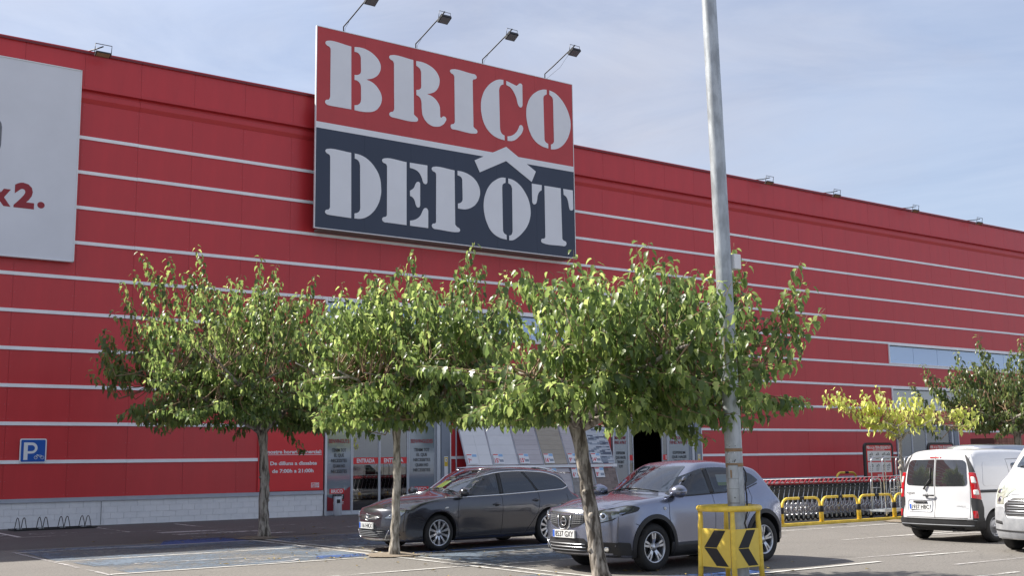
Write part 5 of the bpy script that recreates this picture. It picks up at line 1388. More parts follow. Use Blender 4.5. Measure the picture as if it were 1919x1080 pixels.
    def wheel(s, wx, sd, style, rim):
        sp = s.sp; r = sp['wr']; w_ = sp.get('tw', .215); rr = sp['rr']; yc = sd * (s.W - .115 - .01)
        t = MB(); c = (wx, yc, r)
        a = (0, sd, 0)
        t.lathe([(rr - .02, -w_ / 2 + .02), (rr + .01, -w_ / 2 + .005), (r - .05, -w_ / 2), (r - .012, -w_ / 2 + .02), (r, -w_ / 2 + .045), (r + .001, 0), (r, w_ / 2 - .045), (r - .012, w_ / 2 - .02), (r - .05, w_ / 2), (rr + .012, w_ / 2 - .004), (rr - .003, w_ / 2 - .02)], c, a, 'rubber', 40)
        for k in (-.05, -.017, .017, .05): t.lathe([(r + .0015, k - .004), (r + .0035, k - .003), (r + .0035, k + .003), (r + .0015, k + .004)], c, a, 'interior_dark', 40)
        w = t.build('wheel', s.root)
        t = MB(); f0 = w_ / 2 - .022
        t.lathe([(rr + .004, f0), (rr + .004, f0 + .010), (rr - .010, f0 + .012), (rr - .022, f0 - .004), (rr - .030, f0 - .06), (rr - .035, -w_ / 2 + .03)], c, a, rim, 40)
        t.lathe([(0, f0 - .10), (rr - .03, f0 - .10)], c, a, 'steel_dark', 30)
        t.lathe([(.06, f0 - .085), (.15, f0 - .085), (.15, f0 - .095)], c, a, 'dark_metal', 24)
        Y = lambda h: yc + sd * h
        def spoke(ang, w0, w1, h0, h1, r0=.045, r1=None):
            r1 = r1 or rr - .008
            V = []
            for (q, wd, h) in ((r0, w0, h0), (r1 * .55, (w0 + w1) * .46, (h0 + h1) / 2 + .008), (r1, w1, h1)):
                for sgn in (-1, 1):
                    for dh in (0, -.035):
                        ca, sa = math.cos(ang), math.sin(ang)
                        wd2 = wd * (1 if dh == 0 else 1.15)
                        V.append((wx + q * ca - sgn * wd2 / 2 * sa, Y(h + dh), r + q * sa + sgn * wd2 / 2 * ca))
            F = []
            for k in range(2):
                o_ = k * 4; F += [(o_, o_ + 2, o_ + 6, o_ + 4), (o_ + 1, o_ + 5, o_ + 7, o_ + 3), (o_, o_ + 4, o_ + 5, o_ + 1), (o_ + 2, o_ + 3, o_ + 7, o_ + 6)]
            t.add(V, F, rim, False)
        if style == 'ten':
            for k in range(10): spoke(2 * math.pi * k / 10 + .3, .030, .050, f0 - .022, f0 - .002)
        elif style == 'fivedouble':
            for k in range(5):
                for e in (-.16, .16): spoke(2 * math.pi * k / 5 + math.pi / 2 + e, .030, .034, f0 - .022, f0 - .004)
        elif style == 'steel':
            t.lathe([(.05, f0 - .015), (.12, f0 - .02), (.17, f0 - .035), (rr - .02, f0 - .012)], c, a, rim, 40)
            for k in range(14):
                g_ = 2 * math.pi * k / 14; x_, z_ = wx + .155 * math.cos(g_), r + .155 * math.sin(g_)
                t.lathe([(0, f0 - .026), (.013, f0 - .026)], (x_, yc, z_), a, 'print_black', 8)
        t.lathe([(0, f0 - .006), (.030, f0 - .006), (.036, f0 - .014), (.065, f0 - .020), (.07, f0 - .03)], c, a, rim, 20)
        for k in range(5):
            g_ = 2 * math.pi * k / 5 + .6; t.lathe([(0, f0 - .014), (.009, f0 - .014), (.009, f0 - .03)], (wx + .05 * math.cos(g_), yc, r + .05 * math.sin(g_)), a, 'steel_dark', 8)
        t.build('rim', w)
        return w
    def plate(s, mode, z, txt, y=0.0, w=.52, h=.11):
        p, n = s.proj(mode, y, z, -1, .022)
        rz = R_(-90) if mode == 'front' else R_(90)
        b = MB(); x = p.x
        k = -1 if mode == 'front' else 1
        b.box((min(x, x - k * .03), y - w / 2, z - h / 2), (max(x, x - k * .03), y + w / 2, z + h / 2), 'plate_white')
        b.box((min(x, x + k * .001), y - w / 2 + .0 if k == 1 else y + w / 2 - .045, z - h / 2 + .004), (max(x, x + k * .001), y - w / 2 + .045 if k == 1 else y + w / 2, z + h / 2 - .004), 'plate_blue')
        pl = b.build('number_plate', s.root)
        if mode == 'front': text('lettering', txt, 0, w - .08, 0, .078, 0, 'print_black', pl, .02, rot=(R_(90), 0, R_(-90)), loc=(x - .0025, y + w / 2 - .06, z - .039))
        else: text('lettering', txt, 0, w - .08, 0, .078, 0, 'print_black', pl, .02, rot=(R_(90), 0, R_(90)), loc=(x + .0025, y - w / 2 + .06, z - .039))
        b = MB(); q = .006
        return pl
    def handle(s, x, z, sd=-1, w=.17, m=None, black=False):
        b = MB(); p, n = s.proj('side', x, z, sd, .0)
        b2 = fillet([(x - .05, z - .035), (x + .05, z - .035), (x + .05, z + .03), (x - .05, z + .03)], .03)
        h = s.patch('door_handle', b2, 'side', 'black_plastic', .002, sd, .05)
        m = m or s.paint; q = MB(); pts = [s.proj('side', x + dx, z + dz, sd, o_)[0] for dx, dz, o_ in ((-w / 2, -.002, .004), (-w / 2 + .02, 0, .026), (0, .004, .034), (w / 2 - .02, .002, .026), (w / 2, 0, .004))]
        q.tube(pts, [.012, .014, .015, .014, .012], m, 8); q.build('grip', h)
    def mirror(s, x, z, sd=-1, sc=(.11, .10, .075), m=None):
        p, n = s.proj('side', x, z, sd, 0)
        b = MB(); bm = bmesh.new(); bmesh.ops.create_uvsphere(bm, u_segments=20, v_segments=12, radius=1)
        for v in bm.verts:
            c = v.co; xx = c.x * sc[0] * (1.0 if c.x < 0 else .45); yy = c.y * sc[1] * 1.15; zz = c.z * sc[2] * (1 - .15 * (c.y * sd < 0))
            v.co = Vector((p.x + xx, p.y + sd * .15 + yy, p.z + .055 + zz))
        b.frombm(bm, m or s.paint, True); mo = b.build('mirror', s.root)
        b = MB(); b.tube([(p.x + .02, p.y - sd * .02, p.z - .01), (p.x + .01, p.y + sd * .05, p.z + .01), (p.x, p.y + sd * .10, p.z + .02)], [.035, .028, .03], 'black_plastic', 8)
        b.lathe([(0, 0), (.062, 0)], (p.x + sc[0] * .46, p.y + sd * .15, p.z + .055), (1, 0, 0), 'chrome', 16); b.build('mirror_arm', mo)
    def interior(s, xf, xr, zfloor=.35, zbelt=.95, wseat=None, rear=True, zdash=None):
        W = s.W * .86; t = MB()
        t.box((xf, -W, zfloor - .05), (xr, W, zfloor), 'interior_dark'); t.box((xf - .02, -W, zfloor), (xf + .05, W, zbelt - .05), 'interior_dark'); t.box((xr - .05, -W, zfloor), (xr, W, zbelt - .1), 'interior_dark')
        t.box((xf, -W, zfloor), (xr, -W + .04, zbelt - .12), 'interior_dark'); t.box((xf, W - .04, zfloor), (xr, W, zbelt - .12), 'interior_dark')
        t.bbox((xf, -W + .06, zbelt - .32), (xf + .42, W - .06, (zdash or zbelt) - .04), 'interior_dark', .05)
        t.build('cabin_lining', s.root)
        def seat(x, y, w):
            q = MB(); q.bbox((x - .05, y - w / 2, zfloor), (x + .45, y + w / 2, zfloor + .22), 'seat_cloth', .05)
            rot = Matrix.Rotation(R_(14), 4, 'Y')
            q2 = bmesh.new(); bmesh.ops.create_cube(q2, size=1)
            for v in q2.verts: v.co = Vector((v.co.x * .13, v.co.y * w * .96, v.co.z * .62))
            bmesh.ops.bevel(q2, geom=list(q2.edges), offset=.045, segments=2, affect='EDGES')
            for v in q2.verts: v.co = rot @ v.co + Vector((x + .50, y, zfloor + .46))
            q.frombm(q2, 'seat_cloth')
            n = 1 if w < .7 else 3
            for k in range(n):
                yy = y + (k - (n - 1) / 2) * w / max(n, 1); q.bbox((x + .56, yy - .13, zfloor + .80), (x + .66, yy + .13, zfloor + .97), 'seat_cloth', .03)
            q.build('seat', s.root)
        for y in (-.37, .37): seat(xf + .75, y * s.W / .9, .50)
        if rear: seat(xf + 1.62, 0, W * 1.9)
        q = MB(); c = (xf + .52, .37, zbelt - .10); rot = Matrix.Rotation(R_(-25), 4, 'Y')
        pts = []
        for k in range(18):
            v = rot @ Vector((0, .185 * math.cos(k * .349), .185 * math.sin(k * .349))); pts.append((c[0] + v.x, c[1] + v.y, c[2] + v.z))
        q.tube(pts, .015, 'black_plastic', 6, closed=True); q.tube([pts[0], c, pts[9]], .018, 'black_plastic', 6); q.tube([c, (xf + .2, .37, zbelt - .25)], .03, 'black_plastic', 6); q.build('steering_wheel', s.root)
        q = MB(); q.bbox((xf + .38, -.11, zbelt + .28), (xf + .41, .11, zbelt + .35), 'black_plastic', .01); q.build('inner_mirror', s.root)
    def wiper(s, pts, mode='top', sd=-1):
        b = MB(); b.tube([s.proj(mode, p[0], p[1], sd, .018)[0] for p in pts], .009, 'black_plastic', 5); b.build('wiper', s.root)
    def seams(s, lines, mode='side', sides=(-1, 1), w=.009):
        for sd in sides:
            for l in lines:
                b = MB(); s.ribbon(b, l, w, mode, 'joint_black', .0012, sd); b.build('panel_gap', s.root, fix=False)
def shrink(poly, d):
    n = len(poly); out = []
    ar = sum(poly[i][0] * poly[(i + 1) % n][1] - poly[(i + 1) % n][0] * poly[i][1] for i in range(n))
    sg_ = 1 if ar > 0 else -1
    for i in range(n):
        a = Vector(poly[i - 1][:2]); p = Vector(poly[i][:2]); b = Vector(poly[(i + 1) % n][:2])
        e1 = (p - a); e2 = (b - p)
        if e1.length < 1e-6 or e2.length < 1e-6: out.append(tuple(p)); continue
        n1 = Vector((-e1.y, e1.x)).normalized() * sg_; n2 = Vector((-e2.y, e2.x)).normalized() * sg_
        m_ = n1 + n2
        if m_.length < .2: m_ = n1
        m_.normalize(); out.append(tuple(p + m_ * d / max(.5, m_.dot(n1))))
    return out

SIDE = [(.10, .90), (.25, .955), (.45, .985), (.62, 1.0), (.80, .995), (.95, .965), (1.02, .93), (1.20, .86), (1.38, .775), (1.50, .69), (1.60, .62)]
# ---- dark estate car ----------------------------------------------------
def estate():
    sp = dict(L=4.70, W=1.81, axles=(.96, 3.645), wr=.325, rr=.235, tw=.215, flare=.016, cs=.30, crown=.035, bowf=.34, bowr=.16,
        side=[(.10, .91), (.25, .955), (.45, .985), (.62, .998), (.74, 1.0), (.88, .982), (.96, .955), (1.04, .915), (1.22, .85), (1.36, .785), (1.46, .715), (1.52, .66)],
        plan=[(0, .93), (.08, .97), (.2, .995), (.5, 1.0), (.8, .985), (.93, .955), (1, .92)],
        top=[(0, .80), (.10, .85), (.35, .92), (.75, .98), (1.15, 1.015), (1.32, 1.045), (1.60, 1.18), (1.95, 1.345), (2.25, 1.45), (2.55, 1.495), (3.0, 1.505), (3.6, 1.475), (4.1, 1.415), (4.38, 1.36), (4.50, 1.20), (4.60, 1.03), (4.70, .96)],
        bot=[(0, .20), (.3, .17), (.9, .17), (3.6, .18), (4.3, .24), (4.7, .32)],
        front=[(.15, -.04), (.30, -.12), (.42, -.15), (.55, -.14), (.68, -.115), (.80, -.05), (.9, .05)],
        rear=[(.3, .04), (.5, .0), (.7, .02), (.9, .06), (1.0, .08)])
    # windows in side view
    fw = [(1.22, 1.0, .01), (1.42, .965, .01), (1.50, .965, .01), (1.50, 1.115, .01), (1.44, 1.085, .01)]
    A = [(1.52, .965), (2.40, .990), (2.40, 1.375), (2.20, 1.345), (1.95, 1.27), (1.72, 1.175), (1.52, 1.085)]
    B = [(2.50, .992), (3.34, 1.025), (3.22, 1.20), (3.05, 1.395), (2.75, 1.395), (2.50, 1.383)]
    Cc_ = [(3.40, 1.03), (3.98, 1.06), (4.16, 1.095, .03), (4.13, 1.15, .03), (3.95, 1.27, .08), (3.66, 1.355, .05), (3.30, 1.385, .03), (3.13, 1.39)]
    A, B, Cc_ = fillet(A, .02), fillet(B, .025), fillet(Cc_, .03); fw = fillet([(1.20, .962), (1.48, .964), (1.48, 1.065), (1.34, 1.02)], .015)
    ws = fillet([(1.40, -.60), (1.40, .60), (1.55, .70), (2.22, .545), (2.12, 0), (2.22, -.545), (1.55, -.70)], .05)
    ws = fillet([(1.37, 0, 0), (1.42, .35, 0), (1.58, .67, .05), (2.30, .50, .06), (2.20, .2, 0), (2.18, 0, 0), (2.20, -.2, 0), (2.30, -.50, .06), (1.58, -.67, .05), (1.42, -.35, 0)], .02)
    rw = fillet([(-.52, 1.05), (.52, 1.05), (.50, 1.28), (-.50, 1.28)], .06)
    sp['holes'] = [('side', A, .03), ('side', fw, .02), ('side', B, .03), ('side', Cc_, .03), ('top', ws, .035), ('rear', rw, .03)]
    c = Car('estate_car', 'dark graphite estate car parked nose out behind the middle tree', 'car', sp, (11.61, 20.63, 0), 0, 'paint_graphite'); c.root.scale = (1.03, 1.03, 1.085)
    for sd in (-1, 1):
        c.window('front_quarter_window', fw, 'side', 'car_side_glass', sd, .03); c.window('side_window', A, 'side', 'car_side_glass', sd, .04)
        c.window('rear_side_window', B, 'side', 'car_glass_dark', sd, .04); c.window('rear_quarter_window', Cc_, 'side', 'car_glass_dark', sd, .04)
        b = MB(); c.patch('p', fillet([(2.405, .985), (2.495, .985), (2.495, 1.385), (2.405, 1.378)], .004), 'side', 'black_plastic', .005, sd, mb=b)
        c.patch('p', [(3.345, 1.028), (3.395, 1.03), (3.12, 1.392), (3.06, 1.395), (3.225, 1.20)], 'side', 'black_plastic', .005, sd, mb=b); b.build('window_pillar', c.root)
        b = MB(); c.trim(b, fillet([(1.13, .950, .03), (1.45, .950, .02), (2.45, .975, .3), (3.4, 1.015, .3), (4.05, 1.048, .05), (4.21, 1.10, .06), (4.0, 1.285, .12), (3.66, 1.378, .2), (3.1, 1.412, .3), (2.6, 1.408, .3), (2.2, 1.365, .2), (1.75, 1.20, .3), (1.38, 1.045, .15)], .02, 6), .012, 'side', 'chrome', .006, sd, True); b.build('chrome_trim', c.root)
        c.handle(2.30, .80, sd); c.handle(3.30, .855, sd)
        c.mirror(1.50, .99, sd, (.12, .12, .085))
        b = MB(); b.tube([c.proj('side', x, z, sd, .02)[0] + Vector((0, -sd * .02, dz)) for x, z, dz in ((2.15, 1.41, .0), (2.3, 1.43, .03), (2.8, 1.45, .035), (3.6, 1.43, .035), (4.0, 1.38, .025), (4.12, 1.35, .0))], .014, 'chrome', 6); b.build('roof_rail', c.root)
        b = MB(); c.patch('p', fillet([(1.06, .755), (1.15, .765), (1.15, .79), (1.08, .785)], .01), 'side', 'lamp_white', .008, sd, mb=b); b.build('side_repeater', c.root)
    c.window('windscreen', ws, 'top', 'car_glass', -1, .05); c.window('rear_window', rw, 'rear', 'car_glass_dark', -1, .05)
    c.seams([[(1.42, .96), (1.38, .75), (1.36, .45), (1.40, .24)], [(2.45, .99), (2.45, .70), (2.43, .40), (2.40, .23)], [(3.38, 1.02), (3.40, .85), (3.34, .62), (3.15, .40), (3.02, .24)], [(1.40, .235), (3.02, .235)], [(.32, .62), (.55, .64), (.66, .52)], [(4.14, .95), (4.20, .6)]])
    c.seams([[(.40, -.62), (.75, -.70), (1.20, -.72)], [(.40, .62), (.75, .70), (1.20, .72)]], 'top', (-1,))
    # lights, grille
    for sg_ in (-1, 1):
        hl = [(sg_ * .48, .605), (sg_ * .66, .60), (sg_ * .77, .635), (sg_ * .83, .72), (sg_ * .80, .765), (sg_ * .70, .745), (sg_ * .56, .67)]
        if sg_ > 0: hl = hl[::-1]
        o = c.patch('headlight', fillet(hl, .03), 'front', 'headlamp', .006, -1, .04)
        for (y, z, r) in ((.60, .642, .030), (.70, .668, .036)):
            b = MB(); p, n = c.proj('front', sg_ * y, z, -1, .004); b.lathe([(r, .0), (r, .008), (r * .8, .012), (r * .5, .006), (0, .008)], p, n, 'chrome', 14); b.lathe([(0, .014), (r * .55, .012)], p, n, 'print_black', 12); b.build('reflector', o)
        b = MB(); c.ribbon(b, fillet(hl, .03), .012, 'front', 'black_plastic', .007, -1, True); b.build('seal', o, fix=False)
        fg = [(sg_ * .60, .28), (sg_ * .76, .30), (sg_ * .74, .38), (sg_ * .66, .37)]
        if sg_ > 0: fg = fg[::-1]
        o = c.patch('fog_light', fillet(fg, .02), 'front', 'black_plastic', .004, -1, .05)
        b = MB(); p, n = c.proj('front', sg_ * .69, .33, -1, .008); b.lathe([(.036, 0), (.036, .008), (.02, .002), (0, .004)], p, n, 'chrome', 14); b.build('lamp', o)
    g_ = c.patch('grille', fillet([(-.42, .63), (-.30, .575), (.30, .575), (.42, .63), (.36, .665), (-.36, .665)], .03), 'front', 'black_plastic', .003, -1, .05)
    b = MB()
    for z in (.598, .618, .640): c.trim(b, [(-.34, z), (.34, z)], .0035, 'front', 'chrome', .006, -1)
    c.trim(b, [(-.40, .628), (-.20, .622), (-.09, .600), (.09, .600), (.20, .622), (.40, .628)], .010, 'front', 'chrome', .008, -1); b.build('chrome_bar', g_)
    p, n = c.proj('front', 0, .622, -1, .012)
    b = MB(); b.tube([p + Vector((-.006, .058 * math.cos(k * .393), .058 * math.sin(k * .393))) for k in range(16)], .009, 'chrome', 6, closed=True)
    b.tube([p + Vector((-.008, .06, -.012)), p + Vector((-.010, .01, .012)), p + Vector((-.010, -.01, -.012)), p + Vector((-.008, -.06, .012))], .008, 'chrome', 6); b.build('emblem', c.root)
    g_ = c.patch('lower_grille', fillet([(-.56, .40), (-.46, .26), (.46, .26), (.56, .40), (.40, .405), (-.40, .405)], .03), 'front', 'black_plastic', .003, -1, .06)
    b = MB()
    for z in (.285, .315, .345, .375): c.trim(b, [(-.50, z), (.50, z)], .005, 'front', 'grey_plastic', .006, -1)
    c.trim(b, [(-.60, .41), (-.47, .245), (.47, .245), (.60, .41)], .008, 'front', 'chrome', .005, -1)
    b.build('grille_bars', g_)
    c.plate('front', .475, '1161HKX')
    for sg_ in (-1, 1):
        tl = [(3.96 + .38, .98), (4.62, .94), (4.64, .80), (4.40, .84)]
        c.patch('tail_light', fillet([(4.28, .985), (4.60, 1.0), (4.68, .86), (4.46, .86)], .03), 'side', 'lamp_red', .006, sg_, .05)
    b = MB(); b.box((4.34, -.55, 1.345), (4.52, .55, 1.375), 'paint_graphite'); b.build('spoiler', c.root)
    b = MB(); b.prism([(3.80, 1.45), (3.98, 1.42), (3.96, 1.50)], -.012, .012, 'black_plastic', 'y'); b.build('antenna', c.root)
    c.wiper([(1.50, -.55), (1.46, -.1), (1.44, .05)]); c.wiper([(1.46, .0), (1.46, .35), (1.50, .55)])
    c.interior(1.45, 4.1, .33, .98)
    for wx in sp['axles']:
        for sd in (-1, 1): c.wheel(wx, sd, 'ten', 'rim_silver')
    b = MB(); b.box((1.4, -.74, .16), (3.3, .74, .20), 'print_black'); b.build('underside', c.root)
    # sunshade stickers inside the windscreen
    b = MB(); p, n = c.proj('top', 1.60, .30, -1, -.03); q, n = c.proj('top', 1.85, .30, -1, -.03)
    b.add([p, q, q + Vector((0, -.25, 0)), p + Vector((0, -.25, 0))], [(0, 1, 2, 3)], 'card_green'); b.build('card', c.root)
    return c
estate()

# ---- lilac grey crossover ---------------------------------------------------
def crossover():
    sp = dict(L=4.33, W=1.79, axles=(.93, 3.47), wr=.345, rr=.225, tw=.22, flare=.030, cs=.30, crown=.035, bowf=.34, bowr=.20, gap=.065,
        side=[(.10, .92), (.3, .965), (.5, .985), (.72, 1.0), (.86, .998), (.98, .975), (1.07, .935), (1.15, .895), (1.30, .835), (1.44, .765), (1.55, .69), (1.62, .64)],
        plan=[(0, .94), (.08, .975), (.2, .995), (.5, 1.0), (.78, .985), (.92, .94), (1, .90)],
        top=[(0, .93), (.08, .965), (.30, 1.025), (.65, 1.07), (1.0, 1.10), (1.16, 1.12), (1.40, 1.255), (1.70, 1.41), (1.98, 1.525), (2.25, 1.585), (2.7, 1.60), (3.2, 1.57), (3.6, 1.52), (3.82, 1.47), (3.98, 1.30), (4.16, 1.10), (4.33, 1.0)],
        bot=[(0, .26), (.3, .21), (.8, .20), (3.5, .22), (4.0, .28), (4.33, .36)],
        front=[(.2, -.06), (.34, -.15), (.45, -.18), (.60, -.18), (.80, -.165), (.92, -.11), (1.05, .0)],
        rear=[(.35, .17), (.5, .14), (.7, .15), (.9, .17), (1.1, .22)])
    A = fillet([(1.36, 1.065), (2.24, 1.095), (2.20, 1.47, .03), (1.95, 1.42, .2), (1.68, 1.315, .2), (1.44, 1.185)], .02)
    B = fillet([(2.34, 1.098), (3.02, 1.125), (3.14, 1.20, .05), (3.05, 1.43, .06), (2.70, 1.482, .1), (2.31, 1.478)], .025)
    Cc_ = fillet([(3.14, 1.16), (3.38, 1.22, .03), (3.50, 1.27, .03), (3.36, 1.37, .05), (3.12, 1.425)], .03)
    ws = fillet([(1.20, 0, 0), (1.25, .35, 0), (1.42, .67, .06), (2.04, .50, .06), (1.93, .2, 0), (1.91, 0, 0), (1.93, -.2, 0), (2.04, -.50, .06), (1.42, -.67, .06), (1.25, -.35, 0)], .02)
    rw = fillet([(-.50, 1.14), (.50, 1.14), (.47, 1.36), (-.47, 1.36)], .06)
    sp['holes'] = [('side', A, .03), ('side', B, .03), ('side', Cc_, .03), ('top', ws, .035), ('rear', rw, .03)]
    c = Car('crossover_car', 'lilac grey crossover car with black wheel arch trim behind the leaning trunk', 'car', sp, (11.86, 14.62, 0), 0, 'paint_lilac'); c.root.scale = (1.0, 1.03, 1.08)
    for sd in (-1, 1):
        c.window('side_window', A, 'side', 'car_side_glass', sd, .045); c.window('rear_side_window', B, 'side', 'car_glass_dark' if sd > 0 else 'car_side_glass', sd, .045); c.window('rear_quarter_window', Cc_, 'side', 'car_glass_dark', sd, .03)
        b = MB(); c.patch('p', [(2.245, 1.095), (2.335, 1.098), (2.305, 1.478), (2.205, 1.472)], 'side', 'black_plastic', .005, sd, mb=b); b.build('window_pillar', c.root)
        b = MB(); c.trim(b, [(1.22, 1.055), (1.8, 1.07), (2.6, 1.098), (3.1, 1.13), (3.45, 1.22)], .009, 'side', 'black_plastic', .004, sd); b.build('belt_trim', c.root)
        c.handle(2.10, .875, sd, m='paint_lilac'); c.handle(3.06, .915, sd)
        c.mirror(1.42, 1.085, sd, (.15, .15, .10))
        # black cladding: sills and arches
        b = MB()
        c.patch('p', fillet([(1.28, .215), (3.06, .225), (3.06, .40), (2.9, .415), (1.45, .395), (1.28, .41)], .02), 'side', 'black_plastic', .012, sd, .08, mb=b); b.build('sill_cladding', c.root)
        for wx in sp['axles']:
            b = MB(); R0 = sp['wr'] + .065; pts = []
            c.ribbon(b, [(wx + (R0 + .028) * math.cos(R_(a)), sp['wr'] + .01 + (R0 + .028) * math.sin(R_(a))) for a in range(-18, 199, 9)], .062, 'side', 'black_plastic', .016, sd)
            b.build('arch_trim', c.root, fix=False)
        b = MB(); p, n = c.proj('side', 1.15, .90, sd, .006); b.lathe([(0, .006), (.022, .006), (.026, 0)], p, n, 'lamp_white', 12); b.build('side_repeater', c.root)
    c.window('windscreen', ws, 'top', 'car_glass', -1, .05); c.window('rear_window', rw, 'rear', 'car_glass_dark', -1, .05)
    c.seams([[(1.27, 1.06), (1.24, .8), (1.25, .5), (1.30, .42)], [(2.28, 1.09), (2.29, .8), (2.28, .42)], [(3.20, 1.16), (3.22, 1.0), (3.12, .80), (2.98, .62), (2.96, .42)], [(.52, .70), (.62, .66), (.70, .56), (.47, .42)]])
    c.seams([[(.32, -.58), (.7, -.70), (1.12, -.74)], [(.32, .58), (.7, .70), (1.12, .74)]], 'top', (-1,))
    lo = fillet([(-.80, .24), (.80, .24), (.83, .44), (.62, .455), (.48, .42), (.40, .50), (-.40, .50), (-.48, .42), (-.62, .455), (-.83, .44)], .02)
    c.patch('front_bumper_cladding', lo, 'front', 'black_plastic', .008, -1, .07)
    for sd in (-1, 1): c.patch('bumper_corner', fillet([(.16, .27), (.47, .25), (.42, .43), (.18, .45)], .02), 'side', 'black_plastic', .010, sd, .06)
    for sg_ in (-1, 1):
        hl = [(sg_ * .46, .745), (sg_ * .64, .72), (sg_ * .80, .765), (sg_ * .875, .86), (sg_ * .865, .945), (sg_ * .78, .95), (sg_ * .58, .88), (sg_ * .46, .83)]
        if sg_ > 0: hl = hl[::-1]
        hl = fillet(hl, .03)
        o = c.patch('headlight', hl, 'front', 'headlamp', .006, -1, .04)
        b = MB(); c.ribbon(b, hl, .014, 'front', 'black_plastic', .007, -1, True); b.build('seal', o, fix=False)
        for (y, z, r) in ((.55, .78, .045), (.68, .815, .055)):
            b = MB(); p, n = c.proj('front', sg_ * y, z, -1, .004); b.lathe([(r, .0), (r, .010), (r * .8, .014), (r * .5, .006), (0, .008)], p, n, 'chrome', 16); b.lathe([(0, .018), (r * .55, .014)], p, n, 'steel_dark', 12); b.build('reflector', o)
        o = c.patch('fog_light', fillet([(sg_ * .56, .30), (sg_ * .76, .31), (sg_ * .75, .40), (sg_ * .60, .40)][::(1 if sg_ < 0 else -1)], .03), 'front', 'interior_dark', .012, -1, .05)
        b = MB(); p, n = c.proj('front', sg_ * .70, .355, -1, .014); b.lathe([(.038, 0), (.038, .008), (.02, .002), (0, .004)], p, n, 'chrome', 14); b.build('lamp', o)
        b = MB(); c.trim(b, [(sg_ * .44, .30), (sg_ * .50, .40), (sg_ * .60, .47)], .010, 'front', 'rim_silver', .014, -1); b.build('bumper_strip', c.root)
        g_ = c.patch('grille', fillet([(sg_ * .10, .74), (sg_ * .16, .63), (sg_ * .34, .68), (sg_ * .42, .73), (sg_ * .42, .83), (sg_ * .12, .84)][::(1 if sg_ > 0 else -1)], .015), 'front', 'black_plastic', .004, -1, .05)
        b = MB()
        for k in range(5): c.trim(b, [(sg_ * .14, .695 + k * .028), (sg_ * .40, .715 + k * .024)], .004, 'front', 'grey_plastic', .008, -1)
        for k in range(6): c.trim(b, [(sg_ * (.15 + k * .047), .69 + k * .004), (sg_ * (.15 + k * .047), .828)], .0035, 'front', 'grey_plastic', .008, -1)
        b.build('grille_bars', g_)
        c.patch('tail_light', fillet([(3.86, 1.10), (4.12, 1.12), (4.24, .96), (4.02, .95)], .03), 'side', 'lamp_red', .008, sg_, .05)
    b = MB()
    c.trim(b, [(-.16, .83), (-.12, .665), (-.07, .615), (.07, .615), (.12, .665), (.16, .83)], .013, 'front', 'chrome', .012, -1)
    c.trim(b, [(-.43, .855), (.43, .855)], .010, 'front', 'chrome', .006, -1); b.build('chrome_surround', c.root)
    c.patch('grille_centre', fillet([(-.145, .825), (-.11, .665), (-.06, .63), (.06, .63), (.11, .665), (.145, .825)], .01), 'front', 'black_plastic', .006, -1, .05)
    p, n = c.proj('front', 0, .735, -1, .016)
    b = MB(); b.tube([p + Vector((-.006, .062 * math.cos(k * .393), .062 * math.sin(k * .393))) for k in range(16)], .010, 'chrome', 6, closed=True); b.box((p.x - .014, -.078, p.z - .013), (p.x - .004, .078, p.z + .013), 'chrome'); b.build('emblem', c.root)
    g_ = c.patch('lower_grille', fillet([(-.46, .46), (-.40, .29), (.40, .29), (.46, .46)], .03), 'front', 'interior_dark', .010, -1, .06)
    b = MB()
    for z in (.33, .375, .42): c.trim(b, [(-.42, z), (.42, z)], .007, 'front', 'rim_silver' if z > .34 else 'grey_plastic', .014, -1)
    b.build('grille_bars', g_)
    c.plate('front', .555, '8537 GXY')
    c.wiper([(1.34, -.55), (1.27, -.1), (1.25, .05)]); c.wiper([(1.27, .0), (1.28, .35), (1.34, .55)])
    b = MB(); p, n = c.proj('top', 2.15, 0, -1, 0); p2, n = c.proj('top', 3.70, .0, -1, 0); b.tube([p2 + Vector((0, 0, -.01)), p2 + Vector((.10, 0, .20))], .006, 'white', 5); b.build('antenna', c.root)
    b = MB(); p, n = c.proj('side', 2.52, 1.38, -1, -.02); q, n = c.proj('side', 2.95, 1.38, -1, -.02); r2, n = c.proj('side', 2.95, 1.26, -1, -.02); s2, n = c.proj('side', 2.52, 1.26, -1, -.02)
    b.add([p, q, r2, s2], [(0, 1, 2, 3)], 'print_white'); r3, n = c.proj('side', 2.95, 1.21, -1, -.021); s3, n = c.proj('side', 2.52, 1.21, -1, -.021); b.add([s2, r2, r3, s3], [(0, 1, 2, 3)], 'card_green'); b.build('window_sticker', c.root)
    c.interior(1.35, 3.6, .40, 1.08)
    for wx in sp['axles']:
        for sd in (-1, 1): c.wheel(wx, sd, 'fivedouble', 'rim_silver')
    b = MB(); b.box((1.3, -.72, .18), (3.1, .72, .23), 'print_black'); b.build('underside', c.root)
    return c
crossover()

